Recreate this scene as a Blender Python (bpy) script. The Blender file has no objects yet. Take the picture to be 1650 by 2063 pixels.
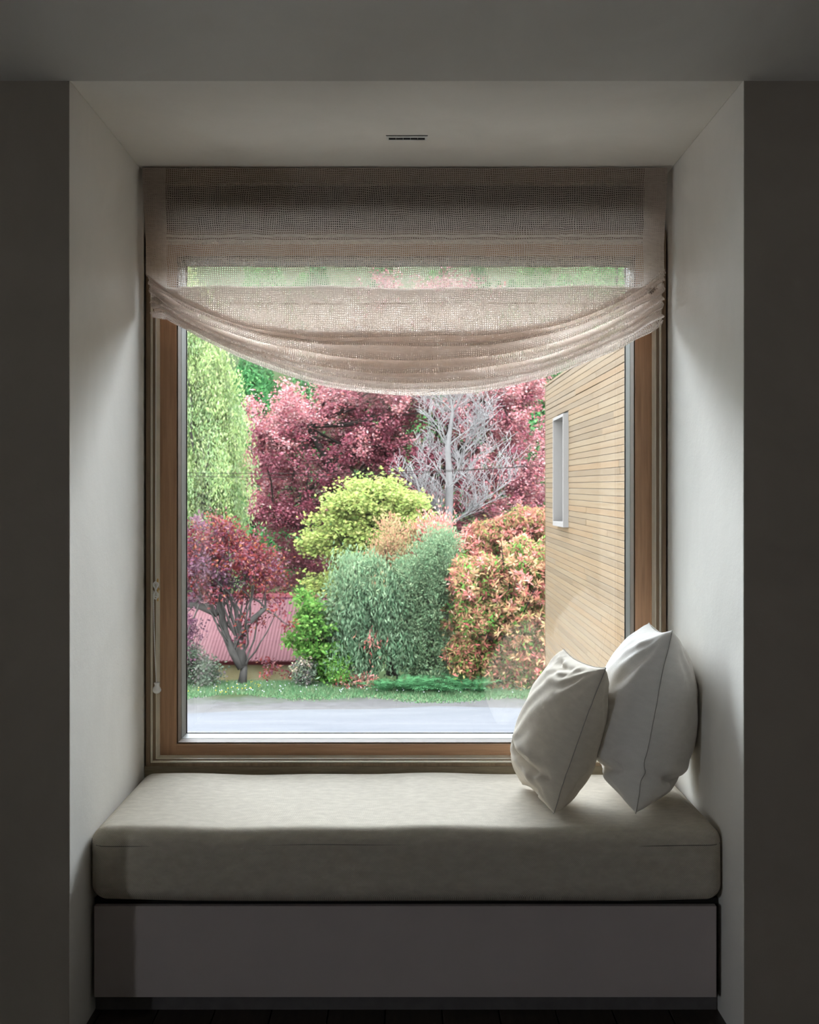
import bpy, bmesh, math, random
import numpy as np
from mathutils import Vector

# ------------------------------------------------------------------ camera, sky, exposure
F, CX, CY, CAMZ = 2346.0, 814.0, 999.0, 1.33          # focal length and principal point in px of the 1650x2063 frame
S = bpy.context.scene
COL = S.collection
cam_d = bpy.data.cameras.new('camera'); cam = bpy.data.objects.new('camera', cam_d); COL.objects.link(cam)
cam_d.sensor_fit = 'HORIZONTAL'; cam_d.sensor_width = 36.0; cam_d.lens = F / 1650 * 36
cam_d.shift_x = (825 - CX) / 1650; cam_d.shift_y = -(1031.5 - CY) / 1650
cam_d.clip_start = 0.05; cam_d.clip_end = 600
cam.location = (0, 0, CAMZ); cam.rotation_euler = (math.pi / 2, 0, 0)
S.camera = cam
cam_d.dof.use_dof = True; cam_d.dof.focus_distance = 3.5; cam_d.dof.aperture_fstop = 16

SKY = 37.0
w = bpy.data.worlds.new('overcast_sky'); S.world = w; w.use_nodes = True
nt = w.node_tree; nt.nodes.clear()
tc = nt.nodes.new('ShaderNodeTexCoord'); sp = nt.nodes.new('ShaderNodeSeparateXYZ'); nt.links.new(tc.outputs['Generated'], sp.inputs[0])
ma = nt.nodes.new('ShaderNodeMath'); ma.operation = 'MULTIPLY_ADD'; ma.inputs[1].default_value = 0.3; ma.inputs[2].default_value = 0.75
cl = nt.nodes.new('ShaderNodeMath'); cl.operation = 'MAXIMUM'; cl.inputs[1].default_value = 0.0
nt.links.new(sp.outputs[2], cl.inputs[0]); nt.links.new(cl.outputs[0], ma.inputs[0])
mu = nt.nodes.new('ShaderNodeMath'); mu.operation = 'MULTIPLY'; mu.inputs[1].default_value = SKY; nt.links.new(ma.outputs[0], mu.inputs[0])
bg = nt.nodes.new('ShaderNodeBackground'); bg.inputs['Color'].default_value = (0.89, 0.955, 1.03, 1)
nt.links.new(mu.outputs[0], bg.inputs['Strength'])
wo = nt.nodes.new('ShaderNodeOutputWorld'); nt.links.new(bg.outputs[0], wo.inputs[0])

# a light portal in the window opening: gives off no light, only guides the sky sampling
pd = bpy.data.lights.new('sky_portal', 'AREA'); pd.shape = 'RECTANGLE'; pd.size = 1.62; pd.size_y = 1.68; pd.cycles.is_portal = True
po = bpy.data.objects.new('sky_portal', pd); COL.objects.link(po); po.location = (0.006, 3.95, 1.32); po.rotation_euler = (-math.pi / 2, 0, 0)

pd2 = bpy.data.lights.new('sky_portal', 'AREA'); pd2.shape = 'RECTANGLE'; pd2.size = .7; pd2.size_y = .65; pd2.cycles.is_portal = True
po2 = bpy.data.objects.new('sky_portal', pd2); COL.objects.link(po2); po2.location = (-3.15, -.525, 1.25); po2.rotation_euler = (0, -math.pi / 2, 0)

vs = S.view_settings; vs.view_transform = 'Standard'; vs.look = 'None'; vs.gamma = 1; vs.use_curve_mapping = False; vs.exposure = 0.0
cy = S.cycles
cy.max_bounces = 14; cy.diffuse_bounces = 9; cy.glossy_bounces = 3; cy.transmission_bounces = 6; cy.transparent_max_bounces = 40
cy.use_denoising = True; cy.caustics_reflective = False; cy.caustics_refractive = False; cy.sample_clamp_indirect = 6

# ------------------------------------------------------------------ helpers
def P(px, py, Y):
    return np.array([(px - CX) * Y / F, Y, CAMZ - (py - CY) * Y / F])

def lin(c):
    r = []
    for v in c:
        v = v / 255.0
        r.append(v / 12.92 if v <= 0.04045 else ((v + 0.055) / 1.055) ** 2.4)
    return tuple(r)

def tag(o, label=None, cat=None, group=None, kind=None):
    if label: o['label'] = label
    if cat: o['category'] = cat
    if group: o['group'] = group
    if kind: o['kind'] = kind
    return o

def empty(name, loc=(0, 0, 0), parent=None):
    o = bpy.data.objects.new(name, None); COL.objects.link(o); o.location = Vector([float(a) for a in loc]); o.empty_display_size = 0.1
    if parent: o.parent = parent
    return o

def add_obj(name, me, parent=None):
    o = bpy.data.objects.new(name, me); COL.objects.link(o)
    if parent is not None:
        o.parent = parent
        # vertices are in world space: cancel the parents' offsets
        off = Vector((0, 0, 0)); p = parent
        while p is not None:
            off += p.location; p = p.parent
        o.location = -off
    return o

def mesh_np(name, verts, faces, mats, parent=None, smooth=True, uv=None, midx=None):
    """verts (N,3), faces (M,k) arrays of one k"""
    verts = np.asarray(verts, dtype=np.float32); faces = np.asarray(faces, dtype=np.int32)
    me = bpy.data.meshes.new(name)
    M, k = faces.shape
    me.vertices.add(len(verts)); me.vertices.foreach_set('co', verts.ravel())
    me.loops.add(M * k); me.loops.foreach_set('vertex_index', faces.ravel())
    me.polygons.add(M); me.polygons.foreach_set('loop_start', np.arange(0, M * k, k, dtype=np.int32))
    me.polygons.foreach_set('use_smooth', np.full(M, smooth))
    if not isinstance(mats, (list, tuple)): mats = [mats]
    for m in mats: me.materials.append(m)
    if midx is not None: me.polygons.foreach_set('material_index', np.asarray(midx, dtype=np.int32))
    if uv is not None:
        l = me.uv_layers.new(name='UVMap'); l.data.foreach_set('uv', np.asarray(uv, dtype=np.float32)[faces.ravel()].ravel())
    me.update(calc_edges=True)
    return add_obj(name, me, parent)

class MB:
    """collects shapes, links them as ONE mesh"""
    def __init__(s): s.v = []; s.f = []
    def raw(s, vs, fs):
        n = len(s.v); s.v += [tuple(map(float, v)) for v in vs]; s.f += [tuple(i + n for i in f) for f in fs]; return s
    def box(s, x0, x1, y0, y1, z0, z1):
        return s.raw([(x0, y0, z0), (x1, y0, z0), (x1, y1, z0), (x0, y1, z0), (x0, y0, z1), (x1, y0, z1), (x1, y1, z1), (x0, y1, z1)],
                     [(0, 3, 2, 1), (4, 5, 6, 7), (0, 1, 5, 4), (1, 2, 6, 5), (2, 3, 7, 6), (3, 0, 4, 7)])
    def tube(s, pts, rad, n=8, cap=True):
        pts = [np.array(p, float) for p in pts]; m = len(pts)
        if not hasattr(rad, '__len__'): rad = [rad] * m
        vs = []; ref = None
        for i in range(m):
            t = pts[min(i + 1, m - 1)] - pts[max(i - 1, 0)]; t = t / (np.linalg.norm(t) + 1e-9)
            if ref is None:
                ref = np.cross(t, [0, 0, 1.0])
                if np.linalg.norm(ref) < .1: ref = np.cross(t, [1.0, 0, 0])
            a = ref - t * ref.dot(t); a /= np.linalg.norm(a) + 1e-9; ref = a; b = np.cross(t, a)
            for k in range(n):
                an = 2 * math.pi * k / n; vs.append(pts[i] + rad[i] * (math.cos(an) * a + math.sin(an) * b))
        fs = [(i * n + k, i * n + (k + 1) % n, (i + 1) * n + (k + 1) % n, (i + 1) * n + k) for i in range(m - 1) for k in range(n)]
        if cap: fs += [tuple(range(n))[::-1], tuple((m - 1) * n + k for k in range(n))]
        return s.raw(vs, fs)
    def lathe(s, prof, c, n=20):
        vs = [(c[0] + r * math.cos(2 * math.pi * k / n), c[1] + r * math.sin(2 * math.pi * k / n), c[2] + z) for r, z in prof for k in range(n)]
        m = len(prof)
        fs = [(i * n + k, i * n + (k + 1) % n, (i + 1) * n + (k + 1) % n, (i + 1) * n + k) for i in range(m - 1) for k in range(n)]
        fs += [tuple(range(n))[::-1], tuple((m - 1) * n + k for k in range(n))]
        return s.raw(vs, fs)
    def build(s, name, mat, parent=None, smooth=False, bevel=0.0, seg=2):
        me = bpy.data.meshes.new(name); me.from_pydata(s.v, [], s.f)
        me.materials.append(mat)
        if smooth: me.polygons.foreach_set('use_smooth', [True] * len(me.polygons))
        me.update()
        o = add_obj(name, me, parent)
        if bevel:
            b = o.modifiers.new('bevel', 'BEVEL'); b.width = bevel; b.segments = seg; b.limit_method = 'ANGLE'
        return o

# ------------------------------------------------------------------ materials
class N:
    def __init__(s, name):
        s.m = bpy.data.materials.new(name); s.m.use_nodes = True; s.t = s.m.node_tree; s.t.nodes.clear()
        s.out = s.n('ShaderNodeOutputMaterial')
    def n(s, t, **kw):
        x = s.t.nodes.new(t)
        for k, v in kw.items(): setattr(x, k, v)
        return x
    def l(s, a, b): s.t.links.new(a, b)
    def math(s, op, a, b=None, c=None):
        x = s.n('ShaderNodeMath', operation=op)
        for i, v in enumerate((a, b, c)):
            if v is None: continue
            if isinstance(v, (int, float)): x.inputs[i].default_value = v
            else: s.l(v, x.inputs[i])
        return x.outputs[0]
    def ramp(s, fac, stops, interp='LINEAR'):
        r = s.n('ShaderNodeValToRGB'); r.color_ramp.interpolation = interp; e = r.color_ramp.elements
        while len(e) < len(stops): e.new(0.5)
        for i, (p, c) in enumerate(stops): e[i].position = p; e[i].color = (*c, 1)
        s.l(fac, r.inputs[0]); return r.outputs[0]
    def noise(s, scale, detail=4, rough=.55, vec=None, dist=0.0, col=False):
        x = s.n('ShaderNodeTexNoise'); x.inputs['Scale'].default_value = scale; x.inputs['Detail'].default_value = detail
        x.inputs['Roughness'].default_value = rough; x.inputs['Distortion'].default_value = dist
        s.l(vec if vec is not None else s.coord('Object'), x.inputs['Vector']); return x.outputs['Color' if col else 'Fac']
    def coord(s, k):
        if not hasattr(s, 'tc'): s.tc = s.n('ShaderNodeTexCoord')
        return s.tc.outputs[k]
    def bump(s, h, strength, dist=0.001):
        b = s.n('ShaderNodeBump'); b.inputs['Strength'].default_value = strength; b.inputs['Distance'].default_value = dist
        s.l(h, b.inputs['Height']); return b.outputs[0]
    def bsdf(s, col, rough=.8, spec=.3, normal=None, metal=0):
        p = s.n('ShaderNodeBsdfPrincipled')
        if isinstance(col, tuple): p.inputs['Base Color'].default_value = (*col, 1)
        else: s.l(col, p.inputs['Base Color'])
        if isinstance(rough, (int, float)): p.inputs['Roughness'].default_value = rough
        else: s.l(rough, p.inputs['Roughness'])
        p.inputs['Specular IOR Level'].default_value = spec; p.inputs['Metallic'].default_value = metal
        if normal is not None: s.l(normal, p.inputs['Normal'])
        return p
    def done(s, sh): s.l(sh.outputs[0] if hasattr(sh, 'outputs') else sh, s.out.inputs[0]); return s.m
    def mapping(s, scale=(1, 1, 1), src='Object', rot=(0, 0, 0)):
        m = s.n('ShaderNodeMapping'); m.inputs['Scale'].default_value = scale; m.inputs['Rotation'].default_value = rot
        s.l(s.coord(src), m.inputs['Vector']); return m.outputs[0]

def plaster(name, c1, c2):
    n = N(name); f = n.noise(2.3, 5, .6, dist=.6); f2 = n.noise(140, 3, .6)
    col = n.ramp(f, [(.3, c1), (.7, c2)])
    h = n.math('ADD', n.math('MULTIPLY', n.noise(30, 4, .5), .6), n.math('MULTIPLY', f2, .35))
    return n.done(n.bsdf(col, .85, .15, n.bump(h, .45, .0022)))

def wood(name, c1, c2, scale=(1, 14, 14), rough=.45, grain=1.0, bump=.15, rnd=None, spec=.35):
    n = N(name); v = n.mapping(scale)
    if rnd:
        oi = n.n('ShaderNodeObjectInfo'); va = n.n('ShaderNodeVectorMath', operation='ADD'); n.l(v, va.inputs[0])
        cmb = n.n('ShaderNodeCombineXYZ'); r = n.math('MULTIPLY', oi.outputs['Random'], 37.0)
        n.l(r, cmb.inputs[0]); n.l(r, cmb.inputs[1]); n.l(r, cmb.inputs[2]); n.l(cmb.outputs[0], va.inputs[1]); v = va.outputs[0]
    f = n.noise(6 * grain, 6, .65, v, .4)
    col = n.ramp(f, [(.3, c1), (.72, c2)])
    if rnd:
        tint = n.ramp(oi.outputs['Random'], rnd)
        mx = n.n('ShaderNodeMix', data_type='RGBA', blend_type='MULTIPLY'); mx.inputs[0].default_value = 1
        n.l(col, mx.inputs[6]); n.l(tint, mx.inputs[7]); col = mx.outputs[2]
    return n.done(n.bsdf(col, rough, spec, n.bump(f, bump, .001)))

def plain(name, c, rough=.6, spec=.3, metal=0, nz=0.12, scale=25):
    n = N(name); f = n.noise(scale, 3)
    col = n.ramp(f, [(.3, tuple(a * (1 - nz) for a in c)), (.7, tuple(min(1, a * (1 + nz)) for a in c))])
    return n.done(n.bsdf(col, rough, spec, metal=metal))

KX = 0.097       # reflectance scale of everything out of doors
KL = 0.225       # leaf reflectance scale
def leafmat(name, cols, trans=.35, k=KL, gloss=.015):
    n = N(name); g = n.n('ShaderNodeNewGeometry')
    st = [(i / max(1, len(cols) - 1), tuple(a * k for a in lin(c))) for i, c in enumerate(cols)]
    col = n.ramp(g.outputs['Random Per Island'], st)
    p = n.bsdf(col, .5, gloss)
    t = n.n('ShaderNodeBsdfTranslucent'); n.l(col, t.inputs[0])
    m = n.n('ShaderNodeMixShader'); m.inputs[0].default_value = trans; n.l(p.outputs[0], m.inputs[1]); n.l(t.outputs[0], m.inputs[2])
    return n.done(m)

def bark(name, c1, c2):
    c1 = tuple(a * KX * 1.3 for a in c1); c2 = tuple(a * KX * 1.3 for a in c2); n = N(name); f = n.noise(9, 5, .65, n.mapping((1, 1, .35)))
    return n.done(n.bsdf(n.ramp(f, [(.3, c1), (.7, c2)]), .9, .02, n.bump(f, .5, .02)))

def linen(name, base, dark, freq=520., bump=.5, gain=.12):
    """plain woven cloth, threads from the UV map in metres"""
    n = N(name); sx = n.n('ShaderNodeSeparateXYZ'); n.l(n.coord('UV'), sx.inputs[0])
    nz = n.noise(60, 3, .6); k = 2 * math.pi * freq / 2
    a = n.math('SINE', n.math('ADD', n.math('MULTIPLY', sx.outputs[0], k), n.math('MULTIPLY', nz, 2.5)))
    b = n.math('SINE', n.math('ADD', n.math('MULTIPLY', sx.outputs[1], k), n.math('MULTIPLY', nz, 2.5)))
    h = n.math('MULTIPLY', a, b)
    slub = n.noise(30, 5, .6, n.mapping((1, 1.6, 1), 'UV'))
    f = n.math('ADD', n.math('MULTIPLY', h, gain), n.math('MULTIPLY', slub, 1.0))
    col = n.ramp(f, [(.3, dark), (.75, base)])
    return n.done(n.bsdf(col, .92, .1, n.bump(h, bump, .0006)))

M = {}
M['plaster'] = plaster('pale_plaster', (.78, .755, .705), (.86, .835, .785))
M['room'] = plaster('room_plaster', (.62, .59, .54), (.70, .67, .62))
M['floor'] = wood('dark_floorboards', (.02, .014, .011), (.05, .035, .026), (10, .8, 10), .4)
M['timber'] = wood('cedar_window_timber', (.36, .205, .12), (.54, .33, .20), (18, 18, .7), .5)
M['timber_h'] = wood('cedar_window_timber_rail', (.36, .205, .12), (.54, .33, .20), (.7, 18, 18), .5)
M['casing'] = wood('casing_timber', (.17, .115, .07), (.27, .19, .12), (14, 14, .8), .6)
M['reveal'] = plain('lacquered_reveal_lit', (.78, .74, .62), .45, .4, nz=.06)  # cream tone holds the window light grazing the inner frame faces
M['bead'] = plain('pale_glazing_bead', (.20, .195, .18), .5, .1, nz=.05)
M['beadw'] = plain('cedar_bead', (.10, .065, .04), .6, .1)
M['gasket'] = plain('black_rubber_gasket', (.015, .015, .016), .5)
M['dark'] = plain('dark_shadow_board', (.02, .018, .016), .8)
M['panel'] = plain('painted_drawer_front', (.46, .41, .40), .6, .25, nz=.03, scale=8)
M['cushion'] = linen('beige_upholstery', (.60, .55, .465), (.47, .425, .355), 380., .9, .22)
M['linen_s'] = linen('natural_linen', (.74, .68, .585), (.64, .58, .50), 620., .35)
M['linen_b'] = linen('pale_grey_linen', (.79, .765, .73), (.71, .685, .65), 620., .35)
M['cord'] = plain('white_cotton_cord', (.90, .90, .88), .8)
M['ceramic'] = plain('white_ceramic', (.92, .92, .91), .25, .5, nz=.02)
M['brass'] = plain('aged_brass', (.62, .40, .14), .3, .5, 1)
M['white'] = plain('white_painted_metal', (.7, .7, .68), .4)
M['black'] = plain('black_void', (.004, .004, .004), .9)

def gauze():
    n = N('open_weave_linen_gauze'); sx = n.n('ShaderNodeSeparateXYZ')
    # threads wander a little
    wob = n.noise(7, 3, .6, n.mapping((1, 1, 1), 'UV'), col=True)
    va = n.n('ShaderNodeVectorMath', operation='MULTIPLY_ADD'); va.inputs[1].default_value = (.026, .026, 0)
    n.l(wob, va.inputs[0]); n.l(n.coord('UV'), va.inputs[2]); n.l(va.outputs[0], sx.inputs[0])
    period = .0064
    def th(ch, width):
        fr = n.math('FRACT', n.math('DIVIDE', sx.outputs[ch], period))
        d = n.math('ABSOLUTE', n.math('SUBTRACT', fr, .5))
        return d
    dens = n.noise(55, 3, .6, n.mapping((1, .25, 1), 'UV'))
    dens2 = n.noise(55, 3, .6, n.mapping((.25, 1, 1), 'UV'))
    a = n.math('LESS_THAN', th(0, 0), n.math('ADD', n.math('MULTIPLY', dens, .20), .11))
    b = n.math('LESS_THAN', th(1, 0), n.math('ADD', n.math('MULTIPLY', dens2, .20), .10))
    alpha = n.math('MAXIMUM', a, b)
    fuzz = n.noise(900, 1, .5, n.coord('UV'))
    alpha = n.math('MAXIMUM', alpha, n.math('GREATER_THAN', fuzz, .64))
    cf = n.noise(160, 3, .6, n.mapping((.3, 1, 1), 'UV'))
    col = n.ramp(cf, [(.3, (.66, .575, .515)), (.7, (.80, .715, .65))])
    d = n.n('ShaderNodeBsdfDiffuse'); n.l(col, d.inputs[0])
    h = n.math('ADD', th(0, 0), th(1, 0)); nb = n.bump(h, -.6, .001); n.l(nb, d.inputs['Normal'])
    t = n.n('ShaderNodeBsdfTranslucent'); n.l(col, t.inputs[0])
    m = n.n('ShaderNodeMixShader'); m.inputs[0].default_value = .66; n.l(d.outputs[0], m.inputs[1]); n.l(t.outputs[0], m.inputs[2])
    tr = n.n('ShaderNodeBsdfTransparent'); m2 = n.n('ShaderNodeMixShader')
    n.l(alpha, m2.inputs[0]); n.l(tr.outputs[0], m2.inputs[1]); n.l(m.outputs[0], m2.inputs[2])
    return n.done(m2)
M['gauze'] = gauze()

def glass(name, refl, tint):
    n = N(name); lw = n.n('ShaderNodeFresnel'); lw.inputs[0].default_value = 1.5
    g = n.n('ShaderNodeBsdfGlossy'); g.inputs['Roughness'].default_value = 0.0
    t = n.n('ShaderNodeBsdfTransparent'); t.inputs[0].default_value = (*tint, 1)
    m = n.n('ShaderNodeMixShader'); n.l(n.math('MULTIPLY_ADD', lw.outputs[0], 1.0, refl), m.inputs[0])
    n.l(t.outputs[0], m.inputs[1]); n.l(g.outputs[0], m.inputs[2]); return n.done(m)
M['glass'] = glass('window_glass', .045, (.985, .995, .99))

# ------------------------------------------------------------------ room shell
XL, XR, YF, YB, ZT, ZF = -.8188, .831, 2.85, 3.68, 2.3456, -.031
RX, RB, YO = 2.9, -3.2, 3.93
def struct(o): o['kind'] = 'structure'; return o
b = MB()
b.box(-RX, XL, YF, YO, ZF - .2, 3.0); b.box(XR, RX, YF, YO, ZF - .2, 3.0)
b.box(XL, XR, YF, YO, ZT, 3.0)
wfr = struct(b.build('wall_front', M['plaster'], bevel=.003)); wfr.data.materials.append(plaster('shaded_plaster', (.285, .25, .21), (.335, .295, .25)))  # room-side faces get a darker copy of the plaster, shade put into its colour
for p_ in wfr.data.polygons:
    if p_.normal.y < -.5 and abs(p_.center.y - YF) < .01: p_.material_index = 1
b = MB(); b.box(XL, XR, YB + .06, YO, ZF - .2, .40); struct(b.build('wall_front_sill', M['plaster']))
OY0, OY1, OZ0, OZ1 = -.85, -.20, .9, 1.6           # small unseen side opening behind the camera, added for fill light
b = MB(); b.box(-RX - .2, -RX, RB, OY0, ZF - .2, 4.2).box(-RX - .2, -RX, OY1, YO, ZF - .2, 4.2).box(-RX - .2, -RX, OY0, OY1, ZF - .2, OZ0).box(-RX - .2, -RX, OY0, OY1, OZ1, 4.2)
struct(b.build('wall_left', M['room']))
struct(MB().box(RX, RX + .2, RB, YO, ZF - .2, 4.2).build('wall_right', M['room']))
struct(MB().box(-RX - .2, RX + .2, RB - .2, RB, ZF - .2, 4.2).build('wall_back', M['room']))
# ceiling pitches up into the room from the head of the niche
zc = ZT + .36 * YF
b = MB(); b.raw([(-RX, YF, ZT), (RX, YF, ZT), (RX, 0.1, ZT + .36 * (YF - .1)), (-RX, 0.1, ZT + .36 * (YF - .1)), (-RX, RB, ZT + .36 * (YF - .1)), (RX, RB, ZT + .36 * (YF - .1)),
                 (-RX, YF, 4.2), (RX, YF, 4.2), (RX, RB, 4.2), (-RX, RB, 4.2)],
                [(0, 3, 2, 1), (3, 4, 5, 2), (6, 7, 8, 9), (0, 1, 7, 6), (4, 9, 8, 5), (1, 2, 5, 8, 7), (0, 6, 9, 4, 3)])
struct(b.build('ceiling', M['room']))
# floorboards, each its own part
fl = struct(MB().box(-RX, RX, RB, YB + .06, ZF - .15, ZF - .018).build('floor', M['dark']))
proto = None
x = -RX; i = 0
while x < RX - .01:
    if abs(x + .07) < 1.3:
        if proto is None:
            proto = MB().box(0, .146, 0, YB - 1.4, 0, .018).build('floorboard', M['floor'], fl, bevel=.001, seg=1); o = proto
        else:
            o = proto.copy(); COL.objects.link(o)
        o.location = (x + .002, 1.2, ZF - .018)
    x += .15
b = MB(); x = -RX
while x < RX - .01:
    if abs(x + .07) < 1.3: b.box(x + .002, x + .148, RB, 1.198, ZF - .018, ZF)
    else: b.box(x + .002, min(x + .148, RX), RB, YF, ZF - .018, ZF)
    x += .15
o = b.build('floorboards_beyond', M['floor'], fl); o['kind'] = 'stuff'

# ------------------------------------------------------------------ window
win = empty('window_1', (0, 3.7, .5)); win['kind'] = 'structure'
ZB = .4795
def ring(name, x0, x1, z0, z1, tl, tr, tb, tt, y0, y1, mv, mh, bevel=.001):
    """four sided frame: two stiles and two rails as separate parts"""
    MB().box(x0, x0 + tl, y0, y1, z0, z1).build(name + '_stile', mv, win, bevel=bevel)
    MB().box(x1 - tr, x1, y0, y1, z0, z1).build(name + '_stile', mv, win, bevel=bevel)
    MB().box(x0 + tl, x1 - tr, y0, y1, z0, z0 + tb).build(name + '_rail', mh, win, bevel=bevel)
    MB().box(x0 + tl, x1 - tr, y0, y1, z1 - tt, z1).build(name + '_rail', mh, win, bevel=bevel)
ring('casing', -.812, .824, ZB, 2.166, .0135, .0135, .0095, .0135, 3.662, 3.76, M['casing'], M['casing'])
ring('casing_lit_face', -.7985, .8105, ZB + .0095, 2.1525, .0045, .0045, .0045, .005, 3.668, 3.75, M['reveal'], M['reveal'], .0006)
ring('frame', -.794, .806, ZB + .014, 2.1475, .0085, .0085, .0035, .0075, 3.680, 3.86, M['casing'], M['casing'])
ring('frame_lit_face', -.7855, .7975, ZB + .0175, 2.140, .0028, .0028, .0015, .003, 3.683, 3.80, M['reveal'], M['reveal'], .0005)
SX0, SX1, SZ0, SZ1 = -.7827, .7947, ZB + .019, 2.137
ring('sash', SX0, SX1, SZ0, SZ1, .0525, .0525, .0355, .036, 3.735, 3.90, M['timber'], M['timber_h'])
ring('bead', SX0 + .0525, SX1 - .0525, SZ0 + .0355, SZ1 - .036, .004, .004, .004, .004, 3.742, 3.80, M['beadw'], M['beadw'], .0005)
ring('spacer', SX0 + .0525, SX1 - .0525, SZ0 + .0355, SZ1 - .036, .0045, .0045, .0045, .0045, 3.802, 3.882, M['bead'], M['bead'], .0005)
ring('gasket', SX0 + .0525, SX1 - .0525, SZ0 + .0355, SZ1 - .036, .0068, .0068, .0068, .0068, 3.8825, 3.887, M['gasket'], M['gasket'], 0)
MB().box(SX0 + .05, SX1 - .05, 3.888, 3.912, SZ0 + .033, SZ1 - .034).build('pane', M['glass'], win)
# shadow gap, lintel board and the board under the frame
MB().box(XL + .001, XR - .001, 3.70, 3.925, 2.170, ZT - .002).build('head_board', wood('lintel_board', (.05, .034, .024), (.08, .055, .038), (.7, 18, 18)), win)
MB().box(XL + .002, XR - .002, 3.664, 3.925, .40, ZB - .0005).build('sub_sill', wood('sub_sill_timber', (.20, .16, .105), (.30, .25, .17), (3, 14, 26), .6), win, bevel=.001)
MB().box(XL, -.806, 3.77, 3.925, .40, 2.17).box(.818, XR, 3.77, 3.925, .40, 2.17).build('packer', M['dark'], win)

# ------------------------------------------------------------------ ceiling vent
v = empty('ceiling_vent', (.008, 3.295, ZT)); tag(v, 'slim white slot vent with five black openings in the niche ceiling', 'vent')
x0, x1, y0, y1 = -.050, .066, 3.283, 3.323
b = MB(); b.box(x0, x1, y0, 3.2965, ZT - .002, ZT + .002).box(x0, x1, 3.3165, y1, ZT - .002, ZT + .002)
b.box(x0, x0 + .006, 3.2965, 3.3165, ZT - .002, ZT + .002).box(x1 - .006, x1, 3.2965, 3.3165, ZT - .002, ZT + .002)
b.build('vent_frame', M['white'], v)
for i in range(5):
    MB().box(x0 + .0066 + i * .0207, x0 + .0066 + i * .0207 + .0196, 3.2966, 3.3164, ZT - .0010, ZT - .0002).build('slot', M['black'], v)
MB().box(x0 - .001, x1 + .001, y0 - .0035, y0, ZT - .0008, ZT).build('shadow_gap', M['black'], v)

# ------------------------------------------------------------------ window seat
seat = empty('window_seat', (.003, 3.3, ZF)); tag(seat, 'built-in window seat base with one long flush taupe drawer front', 'bench')
MB().box(-.808, .8145, 3.035, 3.055, .023, .2605).build('drawer_front', M['panel'], seat, bevel=.0012)
MB().box(-.8165, .829, 3.075, 3.66, .02, .268).build('carcass', M['dark'], seat)
MB().box(-.8165, .829, 3.085, 3.105, ZF, .0175).build('plinth', plain('grey_plinth', (.13, .12, .12), .6), seat)

# seat cushion: rounded box skin
def cushion():
    x0, x1, y0, y1, z0, z1, r = -.8165, .8285, 3.012, 3.655, .2705, .470, .042
    H = (np.array([x1 - x0, y1 - y0, z1 - z0]) / 2); C = np.array([(x0 + x1) / 2, (y0 + y1) / 2, (z0 + z1) / 2])
    V = []; Fc = []; UV = []
    for ax in range(3):
        for sgn in (-1, 1):
            a, c = [k for k in range(3) if k != ax]
            def axis(k):
                h = H[k]; e = np.linspace(0, 1, 9); n = max(6, int(h / .012))
                return np.concatenate([-h + r * (1 - np.cos(e * math.pi / 2)) * 1.0, np.linspace(-h + r, h - r, n)[1:-1], h - r * (1 - np.sin(e * math.pi / 2))])
            A, B = np.meshgrid(axis(a), axis(c), indexing='ij'); Pt = np.zeros(A.shape + (3,)); Pt[..., a] = A; Pt[..., c] = B; Pt[..., ax] = sgn * H[ax]
            inn = np.clip(Pt, -(H - r), H - r); d = Pt - inn; d /= np.linalg.norm(d, axis=-1, keepdims=True) + 1e-9
            Q = inn + r * d + C
            n0 = sum(len(q) for q in V); na, nb = A.shape
            I = (np.arange(na)[:, None] * nb + np.arange(nb)[None]) + n0
            q = np.stack([I[:-1, :-1], I[1:, :-1], I[1:, 1:], I[:-1, 1:]], -1).reshape(-1, 4)
            if (sgn > 0) != (ax == 1): pass
            else: q = q[:, ::-1]
            Q = Q.reshape(-1, 3); V.append(Q); Fc.append(q)
            UV.append(np.stack([Q[:, 0] if ax != 0 else Q[:, 1], Q[:, 1] + Q[:, 2]], -1) if ax != 0 else np.stack([Q[:, 1], Q[:, 2]], -1))
    V = np.concatenate(V); Fc = np.concatenate(Fc); UV = np.concatenate(UV)
    X, Yy, Z = V.T.copy()
    up = np.clip((Z - z0) / (z1 - z0), 0, 1)
    # soft crown, slack front face, sagging lower edge
    edge = np.clip(np.minimum(X - x0, x1 - X) / .25, 0, 1)
    V[:, 2] += up * (-.0035 * np.cos((Yy - 3.33) / .33 * 1.4) ** 0 + .0022 * np.sin(X * 7 + 1) + .0015 * np.sin(X * 17)) * (Z > .40)
    V[:, 1] += (Yy < 3.06) * (-.004 * np.sin(np.clip(up, 0, 1) * math.pi) * edge + .0016 * np.sin(X * 6.3 + up * 3))
    V[:, 2] += (Z < .32) * (1 - edge) * .006
    cu = empty('seat_cushion', (.006, 3.33, .262)); tag(cu, 'long beige woven box cushion lying on the window seat', 'cushion')
    mesh_np('cover', V, Fc, M['cushion'], cu, True, UV)
    pts = []
    for xx in np.linspace(x0 + .006, x1 - .006, 120):
        e = min(1, min(xx - x0, x1 - xx) / .04)
        pts.append((xx, y0 - .0008 + (1 - e) ** 2 * .03 + .0012 * math.sin(xx * 6.3 + 2.4), .4262 + .0016 * math.sin(xx * 5 + 2) + .0008 * math.sin(xx * 19)))
    MB().tube(pts, .0013, 6).build('seam', plain('seam_thread', (.16, .14, .12), .9), cu, True)
    return cu
cushion()

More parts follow.
